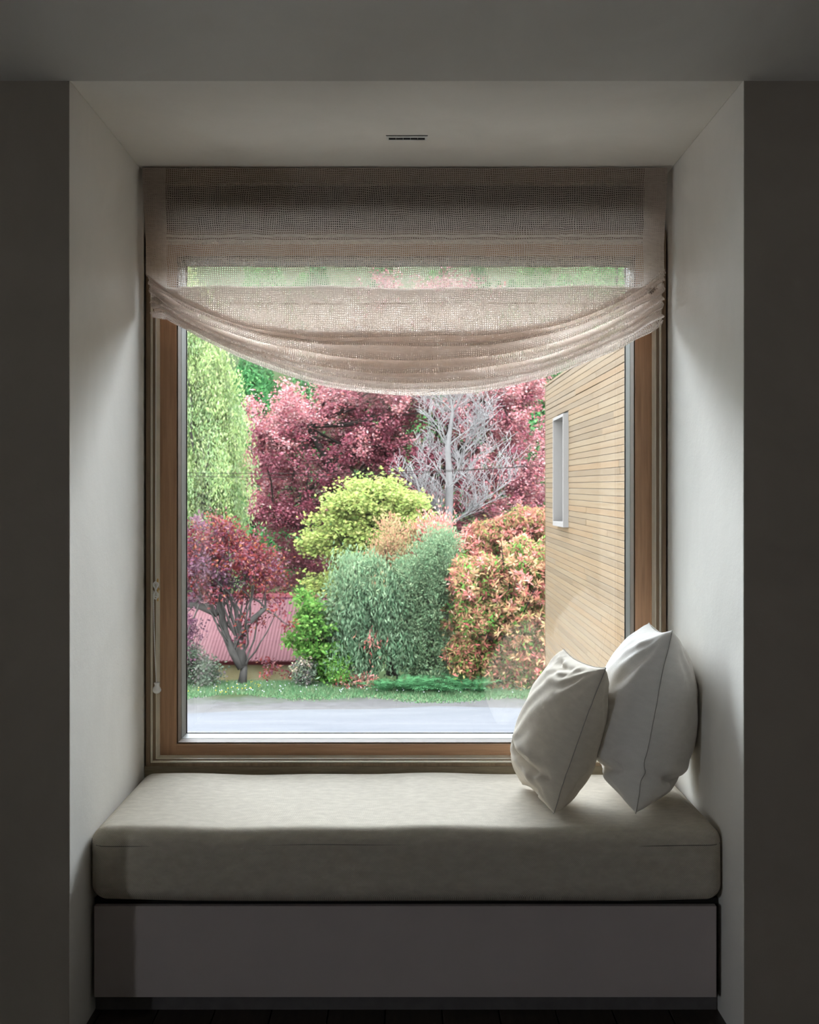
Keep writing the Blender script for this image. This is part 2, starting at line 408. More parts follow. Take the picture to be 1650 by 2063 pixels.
# ------------------------------------------------------------------ pillows: cloth shell blown up by pressure
def sim_pillow(n, seed, thick, steps=260, crush=.0):
    rng = np.random.RandomState(seed)
    L = 1.0; g = np.linspace(0, L, n); h = g[1]
    A, B = np.meshgrid(g, g, indexing='ij')
    def sheet(s):
        w_ = s * (.04 * np.sin(A * math.pi) * np.sin(B * math.pi)) + rng.normal(0, .0015, A.shape)
        return np.stack([A, B, w_], -1)
    Pp = np.stack([sheet(1), sheet(-1)])           # 2,n,n,3
    edge = np.zeros((n, n), bool); edge[0] = edge[-1] = edge[:, 0] = edge[:, -1] = True
    Pp[:, edge, 2] = 0; V = np.zeros_like(Pp)
    offs = [((1, 0), 1.0), ((0, 1), 1.0), ((1, 1), .35), ((1, -1), .35), ((3, 0), .10), ((0, 3), .10)]
    for st in range(steps):
        X = Pp
        du = np.zeros_like(X); dv = np.zeros_like(X)
        du[:, 1:-1] = X[:, 2:] - X[:, :-2]; du[:, 0] = X[:, 1] - X[:, 0]; du[:, -1] = X[:, -1] - X[:, -2]
        dv[:, :, 1:-1] = X[:, :, 2:] - X[:, :, :-2]; dv[:, :, 0] = X[:, :, 1] - X[:, :, 0]; dv[:, :, -1] = X[:, :, -1] - X[:, :, -2]
        nn = np.cross(du, dv); nn[1] *= -1
        nn = nn / (4 * h * h)
        pr = thick * min(1, st / 60)
        V = V * .93 + nn * pr * .0009
        V[0] += (0, 0, 0)
        Q = X + V
        for it in range(7):
            for (a, b_), k in offs:
                rest = h * math.hypot(a, b_)
                s0 = (slice(None), slice(0, n - a), slice(max(0, -b_), n - max(0, b_)))
                s1 = (slice(None), slice(a, n), slice(max(0, b_), n - max(0, -b_)))
                d = Q[s1] - Q[s0]; ln = np.linalg.norm(d, axis=-1, keepdims=True) + 1e-9
                c = (ln - rest) / ln * .5 * k
                if k < .2: c = np.minimum(c, 0) * 1.0        # bending: resists being shortened only
                c = c * .5
                Q[s0] += d * c; Q[s1] -= d * c
            m = Q[:, edge].mean(0); Q[:, edge] = m
        V = np.clip((Q - X), -.02, .02); Pp = Q
    return Pp

def pillow(name, label, cornersW, thick, press, seed, mat, dents, seam_side=+1, n=44, piping=True):
    NB, NT, FT, FB = [np.array(c, float) for c in cornersW]
    Q = sim_pillow(n, seed, press)
    # normalise by the corners of the simulated shell
    c00, c01, c11, c10 = Q[0, 0, 0], Q[0, 0, -1], Q[0, -1, -1], Q[0, -1, 0]
    lo = (c00 + c01) / 2; a = (Q[..., 0] - c00[0]) / (c10[0] - c00[0]); bb = (Q[..., 1] - c00[1]) / (c01[1] - c00[1])
    gf = np.linspace(0, 1, n); GA, GB = np.meshgrid(gf, gf, indexing='ij'); a = a + .55 * (GA - a); bb = bb + .55 * (GB - bb)
    cc = Q[..., 2]; cc = cc / (np.abs(cc).max()); cc = np.sign(cc) * np.abs(cc) ** .74 * thick / 2
    # refine the grid
    m_ = 3 * (n - 1) + 1; g0 = np.arange(n); g1 = np.linspace(0, n - 1, m_)
    def up(A_):
        T = np.stack([[np.interp(g1, g0, A_[s_, :, k_]) for k_ in range(n)] for s_ in (0, 1)]).transpose(0, 2, 1)
        T = np.stack([[np.interp(g1, g0, T[s_, i_]) for i_ in range(m_)] for s_ in (0, 1)])
        for _ in range(3):
            U_ = T.copy(); T[:, 1:-1, 1:-1] = (U_[:, 1:-1, 1:-1] * 2 + U_[:, 2:, 1:-1] + U_[:, :-2, 1:-1] + U_[:, 1:-1, 2:] + U_[:, 1:-1, :-2]) / 6
            T[:, [0, -1], 1:-1] = (U_[:, [0, -1], 1:-1] * 2 + U_[:, [0, -1], 2:] + U_[:, [0, -1], :-2]) / 4; T[:, 1:-1, [0, -1]] = (U_[:, 1:-1, [0, -1]] * 2 + U_[:, 2:, [0, -1]] + U_[:, :-2, [0, -1]]) / 4
        return T
    a, bb, cc = up(a), up(bb), up(cc); n = m_
    cc = cc * (1 + .12 * np.exp(-((bb - .18) / .2) ** 2) - .10 * np.exp(-((bb - .95) / .3) ** 2))
    sgn = np.array([1., -1.])[:, None, None]; body = np.clip(np.abs(cc) / (thick * .2), 0, 1)
    # fine puckers running out of the corners and the seams
    for (ca, cb) in ((0, 0), (0, 1), (1, 0), (1, 1)):
        rr_ = np.hypot(a - ca, bb - cb); th_ = np.arctan2(np.abs(bb - cb), np.abs(a - ca))
        cc = cc + sgn * .0035 * np.sin(th_ * 17 + seed + 5 * rr_) * np.exp(-((rr_ - .24) / .14) ** 2) * body
    cc = cc + sgn * .0022 * np.sin(bb * 46 + 3 * np.sin(a * 9 + seed)) * np.exp(-(a / .10)) * body
    cc = cc + sgn * .0030 * np.sin(a * 40 + 4 * np.sin(bb * 6 + seed)) * np.exp(-((1 - bb) / .12)) * body
    cc = cc + sgn * .0018 * np.sin((a * .6 + bb) * 21 + 2.5 * np.sin(a * 7 + seed)) * body
    # buckles: (a0, b0, a1, b1, width, depth, side), a pressed line with a bulge above it
    for (a0, b0, a1, b1, wd, dep, side) in dents:
        dx, dy = a1 - a0, b1 - b0; L2 = dx * dx + dy * dy; t_ = np.clip(((a - a0) * dx + (bb - b0) * dy) / L2, 0, 1)
        px_, py_ = a - (a0 + t_ * dx), bb - (b0 + t_ * dy - .03 * np.sin(t_ * math.pi)); dist = np.hypot(px_, py_); sg_ = np.sign(py_); fade = np.sin(np.clip(t_ * .94 + .03, 0, 1) * math.pi) ** .6
        g = dep * fade * (np.exp(-(dist / wd) ** 2) - .55 * np.exp(-((dist - 2.2 * wd) / (1.5 * wd)) ** 2))
        g = g * (.3 + .7 * np.clip(a / .10, 0, 1))
        for s_ in (0, 1):
            if side in (s_, 2): cc[s_] -= (1 if s_ == 0 else -1) * g[s_]
    base = (NB[None] * ((1 - a) * (1 - bb))[..., None] + NT * ((1 - a) * bb)[..., None] + FT * (a * bb)[..., None] + FB * (a * (1 - bb))[..., None])
    nrm = np.cross(FB - NB, NT - NB); nrm /= np.linalg.norm(nrm)       # points towards +X or -X
    if nrm[0] > 0: nrm = -nrm                                         # side 0 faces the window side (-X)
    W = base + nrm * cc[..., None]
    W[..., 2] = np.maximum(W[..., 2], .4700 + 0.0)
    W[..., 0] = np.minimum(W[..., 0], .8295)
    I = np.arange(n * n).reshape(n, n); J = I + n * n
    J2 = J.copy(); J2[0] = I[0]; J2[-1] = I[-1]; J2[:, 0] = I[:, 0]; J2[:, -1] = I[:, -1]
    def quads(K, flip):
        q = np.stack([K[:-1, :-1], K[1:, :-1], K[1:, 1:], K[:-1, 1:]], -1).reshape(-1, 4); return q[:, ::-1] if flip else q
    Vv = W.reshape(-1, 3); Fq = np.concatenate([quads(I, False), quads(J2, True)])
    g = np.linspace(0, np.linalg.norm(NT - NB) * 1.15, n); A, B = np.meshgrid(g, g, indexing='ij')
    uv = np.concatenate([np.stack([A, B], -1).reshape(-1, 2)] * 2)
    root = empty(name, NB); tag(root, label, 'pillow')
    o = mesh_np('cover', Vv, Fq, mat, root, True, uv)
    
    loop = [W[0, 0, k] for k in range(n)] + [W[0, k, -1] for k in range(1, n)] + [W[0, -1, k] for k in range(n - 2, -1, -1)] + [W[0, k, 0] for k in range(n - 2, -1, -1)]
    loop = [l + np.array([0, -.0006, .0006]) for l in loop]
    MB().tube(loop, .0010, 5).build('seam', plain('seam_' + name, tuple(c * .55 for c in (.60, .57, .52)), .9), root, True)
    return W
PB = pillow('pillow', 'large pale grey linen pillow leaning on the right niche wall behind the small one',
            [(.624, 3.135, .474), (.726, 3.15, .966), (.752, 3.58, .940), (.668, 3.55, .474)], .30, 1.0, 4, M['linen_b'],
            [(-.03, .235, .55, .15, .026, .020, 0), (-.03, .235, .35, .20, .024, .014, 1), (.05, .93, .22, .62, .04, .010, 0), (.03, .60, .40, .50, .02, .003, 0)])
PS = pillow('pillow', 'small natural linen pillow leaning against the large grey pillow',
            [(.403, 3.135, .474), (.548, 3.16, .862), (.478, 3.50, .870), (.350, 3.46, .474)], .228, 1.0, 9, M['linen_s'],
            [(.06, .20, .60, .30, .026, .026, 0), (.10, .11, .42, .08, .020, .013, 0), (.30, .90, .75, .93, .024, .015, 0), (.22, .86, .60, .86, .02, .007, 0), (.02, .75, .25, .70, .02, .004, 0)])
def dbg(W, nm):
    px = CX + F * W[..., 0] / W[..., 1]; py = CY - F * (W[..., 2] - CAMZ) / W[..., 1]
    print('DBG', nm, px.min(), px.max(), py.min(), py.max(), W[..., 2].min(), W[..., 0].max())
dbg(PB, 'big'); dbg(PS, 'small')

# ------------------------------------------------------------------ roman blind
def blind():
    root = empty('roman_blind', (.003, 3.62, 2.30)); tag(root, 'taupe linen gauze roman blind hanging in swagged folds across the window head', 'blind')
    nx = 300
    sx_ = np.linspace(0, 1, nx)
    YC = 3.575
    ztop = 2.338
    U = (sx_ - .5) * 2                                     # -1..1
    XW = .003 + .806 * U                                    # m
    def z_of(py, Y=YC): return CAMZ - (py - CY) * Y / F
    # lips: side y px (left, right), centre y px, exponent
    lips = [(547, 549, 676, 3.3), (566, 565, 696, 2.7), (592, 583, 722, 2.3), (606, 594, 750, 2.15), (618, 606, 768, 2.1), (628, 617, 781, 2.05), (641, 631, 797, 1.95)]
    ret = [(668, .012), (577, .024), (664, .030), (690, .026), (718, .024), (744, .020)]      # y px of the folded top edge, least height
    rng = np.random.RandomState(3)
    rows = []; lipz = []
    for k, (yl, yr, yc, e) in enumerate(lips):
        u = U - (-.02 + .015 * k)
        side = np.where(u < 0, yl, yr)
        y = side + (yc - side) * (1 - np.clip(np.abs(u), 0, 1) ** e)
        ph = rng.rand(4) * 6
        amp = 2.2 * (1 - np.abs(U) ** 6)
        y = y + amp * (.8 * np.sin(U * 4.2 + ph[0]) + .5 * np.sin(U * 9 + ph[1]) + .25 * np.sin(U * 21 + ph[2]))
        tight = np.clip((np.abs(U) - .72) / .28, 0, 1)
        y = y + tight * (2.5 * np.sin(U * 40 + ph[3] + k * 2)) * (0 if k == 0 else 1)
        lipz.append(z_of(y, YC + .004 * k))
    lipz = np.array(lipz)
    pinch = np.clip((np.abs(U) - .55) / .45, 0, 1) ** 1.6
    prof = []                                              # list of (Y array, Z array)
    # front panel
    n0 = 70
    for s in np.linspace(0, 1, n0, endpoint=False):
        Z = ztop + (lipz[0] - ztop) * s
        bulge = -.010 * np.clip((s - .55) / .45, 0, 1) ** 2 * (1 - pinch * .3)
        rip = .0022 * np.sin(U * 23 + s * 5) * pinch * np.clip((s - .3) / .7, 0, 1) + .0014 * np.sin(U * 9 + 3 * s) * s + .0012 * np.sin(s * 38 + 2 * np.sin(U * 5)) * np.clip(s * 2 - .6, 0, 1)
        Y = YC + bulge + rip
        prof.append((Y, Z))
    yf = YC - .010
    for k in range(len(lips)):
        r = .0055
        yk = yf + .0045 * k
        last = k == len(lips) - 1
        if last: break
        for a in np.linspace(0, math.pi, 7)[1:]:            # lip turn: front to back
            prof.append((yk + r - r * math.cos(a) + 0 * U, lipz[k] - r * .9 * math.sin(a)))
        yt_, hmin = ret[k]; hgt = np.maximum(hmin, z_of(yt_ + 2.5 * np.sin(U * 5 + k) + 1.5 * np.sin(U * 13 + 2 * k)) - lipz[k])
        if k == 0: hgt = np.minimum(hgt, .10 * np.abs(U) ** .5 + .012)
        yb = yk + 2 * r
        ytop = YC + .008 + .0075 * (k + 1)
        ups = np.linspace(0, 1, 12)[1:]
        for s in ups:
            prof.append((yb + (ytop - yb) * s + .0015 * np.sin(U * 14 + k) * s, lipz[k] + hgt * s))
        r2 = .003
        for a in np.linspace(0, math.pi, 5)[1:]:
            prof.append((ytop + r2 - r2 * math.cos(a) + 0 * U, lipz[k] + hgt + r2 * math.sin(a)))
        zt = lipz[k] + hgt; y2 = ytop + 2 * r2; yn = yf + .0045 * (k + 1)
        dn = np.linspace(0, 1, 26)[1:]
        for s in dn:
            Z = zt + (lipz[k + 1] - zt) * s
            Y = y2 + (yn - y2) * (s ** 2.2) - .015 * np.exp(-((s - .91) / .07) ** 2) * (1 - np.abs(U) ** 4)
            prof.append((Y, Z))
    # hem turned up a little at the back
    yk = yf + .0045 * (len(lips) - 1)
    for a in np.linspace(0, math.pi, 5)[1:]:
        prof.append((yk + .003 - .003 * math.cos(a) + 0 * U, lipz[-1] - .003 * math.sin(a)))
    for s in np.linspace(0, 1, 5)[1:]:
        prof.append((yk + .006 + 0 * U, lipz[-1] + .03 * s * (1 - .5 * np.abs(U))))
    m = len(prof)
    V = np.zeros((m, nx, 3))
    for i, (Y, Z) in enumerate(prof):
        V[i, :, 0] = XW; V[i, :, 1] = Y; V[i, :, 2] = Z
    # the sides draw in towards the tie points
    depth = np.clip((2.02 - V[..., 2]) / .09, 0, 1) ** 1.0
    after = (np.arange(m) >= n0)[:, None] * 1.0
    pull = np.where(U[None] < 0, .018, .004) * (.5 * depth + .5 * after) * np.abs(U[None]) ** 8
    V[..., 0] -= np.sign(U)[None] * pull
    V[..., 0] += (1 - after) * np.abs(U[None]) ** 10 * np.sign(U)[None] * (-.011 * np.clip((2.30 - V[..., 2]) / .2, 0, 1) * (1 - depth) + .003 * depth)
    V[..., 0] -= after * np.sign(U)[None] * np.abs(U[None]) ** 6 * (.006 + .008 * np.sin(np.arange(m) * .35)[:, None] * .5)
    seg = np.linalg.norm(np.diff(V, axis=0), axis=-1); arc = np.concatenate([np.zeros((1, nx)), np.cumsum(seg, 0)], 0)
    segx = np.linalg.norm(np.diff(V, axis=1), axis=-1); 
    uvx = np.repeat(XW[None], m, 0); 
    UV = np.stack([uvx, arc], -1).reshape(-1, 2)
    I = np.arange(m * nx).reshape(m, nx)
    q = np.stack([I[:-1, :-1], I[1:, :-1], I[1:, 1:], I[:-1, 1:]], -1).reshape(-1, 4)
    mesh_np('blind_fabric', V.reshape(-1, 3), q, M['gauze'], root, True, UV)
    # side hems: doubled cloth strips lying on the front panel
    for sg in (-1, 1):
        idx = (np.arange(0, 14) if sg < 0 else np.arange(nx - 14, nx)); W_ = V[:n0, idx].copy(); W_[..., 1] += .0025
        I2 = np.arange(n0 * 14).reshape(n0, 14); q2 = np.stack([I2[:-1, :-1], I2[1:, :-1], I2[1:, 1:], I2[:-1, 1:]], -1).reshape(-1, 4)
        uv2 = UV.reshape(m, nx, 2)[:n0, idx].reshape(-1, 2) + .0031
        mesh_np('side_hem', W_.reshape(-1, 3), q2, M['gauze'], root, True, uv2)
    MB().box(-.800, .806, 3.592, 3.632, 2.296, 2.340).build('headrail', wood('headrail_timber', (.16, .11, .07), (.24, .17, .11), (.7, 18, 18)), root, bevel=.001)
    zb_ = z_of(612, 3.6)
    MB().tube([(x_, 3.5935, zb_ + .0015 * math.sin(x_ * 7)) for x_ in np.linspace(-.66, .66, 30)], .0012, 8).build('batten', M['casing'], root, True)
    # gathered tab ends held by the rings
    for sg, px, py in ((-1, 309, 601), (1, 1324, 582)):
        c = P(px, py, 3.60); pts = []; rr = []
        L_ = .026 * (-sg)
        for s in np.linspace(0, 1, 9):
            pts.append(c + np.array([L_ * s, 0, -.010 * s * s])); rr.append(.0022 + .010 * s ** 1.3)
        ob = MB().tube(pts, rr, 14)
        ob.v = [(a, b_, c_ + .0014 * math.sin(i * 2.4)) for i, (a, b_, c_) in enumerate(ob.v)]
        ob.build('gathered_end', linen('gathered_linen' + str(sg), (.45, .38, .33), (.34, .28, .24), 300, .8), root, True)
    # cord: down behind the blind, wound round the cleat, down to the acorn pull
    Yc = 3.655
    top = P(313.5, 552, 3.66); cle = P(314, 1188, 3.655)
    MB().tube([P(314.5, 430, 3.655), top, P(314, 700, 3.655), P(313, 1172, 3.655)], .0011, 6).build('lift_cord', M['cord'], root, True)
    pts = []
    for i in range(260):
        t = i / 259; an = t * 2 * math.pi * 9
        # figure-of-eight turns over the cleat
        ph_ = an * .5 + t * 2.6; pts.append(P(314 + (2.2 + 2.2 * t) * math.sin(2 * ph_) + .8 * math.sin(i * .7), 1189 + (15 - 3 * math.sin(t * 17)) * math.sin(ph_), 3.651 - .010 * t - .003 * math.cos(2 * ph_)))
    MB().tube(pts, .0019, 6).build('cord_coil', M['cord'], root, True)
    a0, a1 = P(309, 1190, 3.652), P(315, 1376, 3.652)
    for ph in (0, math.pi):
        pts = []
        for i in range(150):
            t = i / 149; p = a0 + (a1 - a0) * t + np.array([-.0015 * math.sin(t * math.pi), 0, 0]); an = t * 2 * math.pi * 26 + ph
            pts.append(p + np.array([.0009 * math.cos(an), .0009 * math.sin(an), 0]))
        MB().tube(pts, .0010, 6).build('cord_tail', M['cord'], root, True)
    prof_ = [(.0015, .0), (.0085, .0), (.0092, -.0025), (.0080, -.005), (.0072, -.008), (.0080, -.012), (.0115, -.017), (.0138, -.023), (.0130, -.029), (.0095, -.034), (.004, -.0365), (.001, -.037)]
    MB().lathe([(r * .98, z * .95) for r, z in prof_][::-1], P(316, 1375, 3.650), 24).build('cord_pull', M['ceramic'], root, True)
    return root
blind()
cl_ = empty('cord_cleat', P(317, 1188, 3.662)); tag(cl_, 'small brass cleat on the left window frame wound with white cord', 'cleat')
MB().tube([P(318, 1166, 3.650), P(317, 1176, 3.655), P(317, 1188, 3.657), P(317, 1200, 3.655), P(318, 1211, 3.650)], [.0022, .003, .0035, .003, .0022], 10).build('horn', M['brass'], cl_, True)
MB().tube([P(317, 1188, 3.657), (cl_.location.x, 3.684, cl_.location.z)], .004, 10).build('post', M['brass'], cl_, True)
for nm, a, b_ in (('left', (303, 552), (318, 552)), ('right', (1322, 580), (1335, 580))):
    h = MB().tube([P(*a, 3.662), P(*b_, 3.655)], .0012, 8)
    e = P(*(b_ if nm == 'left' else a), 3.655); h.tube([e + np.array([.004 * math.cos(t), 0, .004 * math.sin(t)]) for t in np.linspace(0, 2 * math.pi, 14)], .0009, 6)
    tag(h.build('screw_eye', M['brass'], None, True), 'tiny brass screw eye on the %s frame beside the blind folds' % nm, 'hook')

# ================================================================== outdoors
GZ = -2.7
def terrain():
    ys = np.concatenate([np.linspace(4.0, 22, 10), np.linspace(22.5, 27.5, 20), np.linspace(29, 46, 10), np.linspace(50, 190, 30)])
    xs = np.linspace(-75, 75, 90)
    Yg, Xg = np.meshgrid(ys, xs, indexing='ij')
    Z = np.full_like(Yg, GZ)
    d = np.clip((Yg - 24.9) / 1.8, 0, 1); d = d * d * (3 - 2 * d); Z -= 1.5 * d
    Z += .08 * np.sin(Xg * .9 + Yg) * np.clip((Yg - 27) / 4, 0, 1)
    Z += np.clip(Yg - 46, 0, None) * .33 + np.clip((Yg - 50) / 20, 0, 1) * (1.2 * np.sin(Xg * .11) + .8 * np.sin(Xg * .27 + Yg * .1))
    V = np.stack([Xg, Yg, Z], -1).reshape(-1, 3)
    I = np.arange(len(V)).reshape(Yg.shape); q = np.stack([I[:-1, :-1], I[:-1, 1:], I[1:, 1:], I[1:, :-1]], -1).reshape(-1, 4)
    n = N('verge_ground'); g = n.noise(1.1, 6, .6); sepn = n.n('ShaderNodeSeparateXYZ'); n.l(n.coord('Object'), sepn.inputs[0])
    edge = n.math('ADD', sepn.outputs[1], n.math('MULTIPLY', n.math('SUBTRACT', n.noise(.9, 5, .65), .5), 2.6))
    fac = n.math('MULTIPLY', n.math('SUBTRACT', edge, 22.6), .9)
    green = n.ramp(n.noise(3.5, 6, .7), [(.3, tuple(a * .42 * KX for a in lin((96, 140, 72)))), (.55, tuple(a * .42 * KX for a in lin((140, 172, 100)))), (.8, tuple(a * .42 * KX for a in lin((190, 188, 140))))])
    grav = n.ramp(n.noise(5, 6, .7), [(.3, tuple(a * .42 * KX for a in lin((190, 184, 182)))), (.8, tuple(a * .42 * KX for a in lin((232, 228, 228))))])
    mx = n.n('ShaderNodeMix', data_type='RGBA'); n.l(n.math('MINIMUM', n.math('MAXIMUM', fac, 0), 1), mx.inputs[0]); n.l(grav, mx.inputs[6]); n.l(green, mx.inputs[7])
    return struct(mesh_np('ground', V, q, n.done(n.bsdf(mx.outputs[2], .95, .02, n.bump(g, .6, .05))), None, True))
terrain()
n = N('road_surface'); f = n.noise(1.4, 6, .65, n.mapping((.35, 2.0, 1)))
rmat = n.done(n.bsdf(n.ramp(f, [(.3, tuple(a * .44 * KX for a in lin((205, 208, 218)))), (.75, tuple(a * .44 * KX for a in lin((232, 233, 240))))]), .9, .02, n.bump(n.noise(60, 3), .3, .01)))
rx = np.linspace(-70, 70, 120); rv = []
for xx in rx:
    e = 21.9 + .28 * math.sin(xx * .55 + 1) + .12 * math.sin(xx * 1.9); rv += [(xx, 13.0, GZ + .012), (xx, e - 1.2, GZ + .022), (xx, e, GZ + .006)]
rf = []
for i in range(len(rx) - 1):
    for j in range(2): rf.append((i * 3 + j, (i + 1) * 3 + j, (i + 1) * 3 + j + 1, i * 3 + j + 1))
struct(mesh_np('road', rv, rf, rmat, None, True))

n = N('pale_bounce_surface'); f = n.noise(2, 5, .6)  # unseen pale slab under the window, added to bounce sky light into the niche
tm = n.done(n.bsdf(n.ramp(f, [(.3, (.62, .60, .56)), (.7, (.72, .70, .66))]), .9, .05))
bounce = struct(MB().box(-15, 1.8, 4.02, 13.0, GZ - .1, GZ + .03).build('bounce_slab', tm))
# leaves -------------------------------------------------------------
def leaf_quads(c, d, ln, wd, rng, fold=.0):
    """diamond leaves at centres c pointing along d"""
    n = len(c); d = d / (np.linalg.norm(d, axis=1, keepdims=True) + 1e-9)
    r = rng.normal(size=(n, 3)); s = np.cross(d, r); s /= np.linalg.norm(s, axis=1, keepdims=True) + 1e-9
    L_ = (ln * rng.uniform(.7, 1.3, n))[:, None]; W_ = (wd * rng.uniform(.7, 1.3, n))[:, None]
    V = np.stack([c - d * L_ * .5, c + s * W_ * .5, c + d * L_ * .5, c - s * W_ * .5], 1).reshape(-1, 3)
    return V, np.arange(n * 4).reshape(-1, 4)

def blob_points(bl, n, Y, dY, rng, shell=.5):
    """bl: (px,py,rpx,rpy[,yoff]) ellipsoid; returns points in metres, biased to the shell"""
    px, py, rx_, ry_ = bl[:4]; Yo = Y + (bl[4] if len(bl) > 4 else 0)
    v = rng.normal(size=(n, 3)); v /= np.linalg.norm(v, axis=1, keepdims=True)
    r = rng.uniform(0, 1, n) ** (1 / (3 + 4 * shell))
    lob = np.ones(n)
    for _ in range(5):
        kv = rng.normal(size=3) * rng.uniform(1.8, 5.0); lob += .11 * np.sin(v @ kv + rng.uniform(0, 6.28))
    lob += (rng.uniform(0, 1, n) > .9) * rng.uniform(0, .30, n)
    v *= (r * lob)[:, None]
    c = P(px, py, Yo); sc = np.array([rx_ * Yo / F, dY, ry_ * Yo / F])
    return c + v * sc

def branches(mb, base, targets, r0, rng, n=6, up=.5, wob=.12, fork=None):
    base = np.array(base, float)
    for t in targets:
        t = np.array(t, float); f = base if fork is None else fork[rng.randint(len(fork))]
        f = np.array(f, float); L_ = np.linalg.norm(t - f); pts = []; rr = []
        mid = f + (t - f) * .5 + np.array([0, 0, -L_ * .08]) + rng.normal(0, wob * L_ * .4, 3) * [1, .6, .5]
        for k in range(n + 1):
            s = k / n; p = (1 - s) ** 2 * f + 2 * s * (1 - s) * mid + s * s * t + rng.normal(0, .012 * L_, 3) * (0 < k < n)
            pts.append(p); rr.append(r0 * (1 - s) ** 1.1 + .008)
        mb.tube(pts, rr, 5, False)

def plant(name, label, cat, base, Y, dY, blobs, mats, bk, rng_seed, leafL, leafW, per, crad, flat=(1, 1, 1), dirf='rand', trunk=None, tr=.12, group=None, ground=GZ, shell=.5, nb=40, line=None, br=None):
    """blobs: (px,py,rx,ry,nclusters,matindex[,yoff])"""
    rng = np.random.RandomState(rng_seed)
    root = empty(name, base); tag(root, label, cat, group)
    Vs = []; Fs = []; Ms = []; nv = 0; allc = []
    for bl in blobs:
        cs = blob_points((bl[0], bl[1], bl[2], bl[3]) + tuple(bl[6:7]), bl[4], Y, dY, rng, shell)
        cs = cs[cs[:, 2] > ground + .05]
        allc.append(cs)
        n_ = len(cs) * per
        c = np.repeat(cs, per, 0) + rng.normal(0, 1, (n_, 3)) * crad * np.array(flat) * np.repeat(rng.uniform(.6, 1.3, len(cs)), per)[:, None]
        if line:
            ctr = P(bl[0], bl[1], Y + (bl[6] if len(bl) > 6 else 0)); ax_ = cs - ctr; ax_ /= np.linalg.norm(ax_, axis=1, keepdims=True) + 1e-9
            ax_ = (ax_ * .8 + np.array(line[1]) + rng.normal(0, .25, cs.shape)); ax_ /= np.linalg.norm(ax_, axis=1, keepdims=True)
            c = c + np.repeat(ax_ * rng.uniform(.6, 1.4, (len(cs), 1)), per, 0) * rng.uniform(-.5, .5, (n_, 1)) * line[0]
        c[:, 2] = np.maximum(c[:, 2], ground + .04)
        out = c - np.repeat(cs, per, 0)
        if dirf == 'rand': d = rng.normal(size=(n_, 3)) + out / crad * .6
        elif dirf == 'droop': d = rng.normal(size=(n_, 3)) * .45 + [0, 0, -1]
        elif dirf == 'up': d = rng.normal(size=(n_, 3)) * .6 + [0, -.2, .8] + out / crad * .6
        elif dirf == 'flat': d = rng.normal(size=(n_, 3)) * [1, 1, .35]
        v_, f_ = leaf_quads(c, d, leafL, leafW, rng)
        Vs.append(v_); Fs.append(f_ + nv); nv += len(v_); Ms.append(np.full(len(f_), bl[5]) if isinstance(bl[5], int) else np.repeat(rng.choice(bl[5], len(cs)), per))
    allc = np.concatenate(allc)
    fo = mesh_np('foliage', np.concatenate(Vs), np.concatenate(Fs), mats, root, False, None, np.concatenate(Ms)); fo['kind'] = 'stuff'
    mb = MB(); base = np.array(base, float)
    if trunk is None:
        trunk = [[base, base + [0, 0, .4 * (allc[:, 2].max() - base[2])]]]
    forks = []
    for tk in trunk:
        tk = [np.array(p, float) for p in tk]; m = len(tk)
        mb.tube(tk, [tr * (1 - .6 * i / max(1, m - 1)) for i in range(m)], 10); forks += tk[1:]
    sel = allc[rng.choice(len(allc), min(nb, len(allc)), False)]
    branches(mb, base, sel, br or tr * .35, rng, fork=forks)
    mb.build('trunk', bk, root, True)
    return root

BK_dark = bark('dark_bark', (.035, .028, .024), (.09, .075, .065))
BK_grey = bark('grey_bark', (.10, .09, .08), (.24, .22, .20))
BK_pale = bark('pale_grey_bark', (.46, .43, .42), (.78, .73, .72))

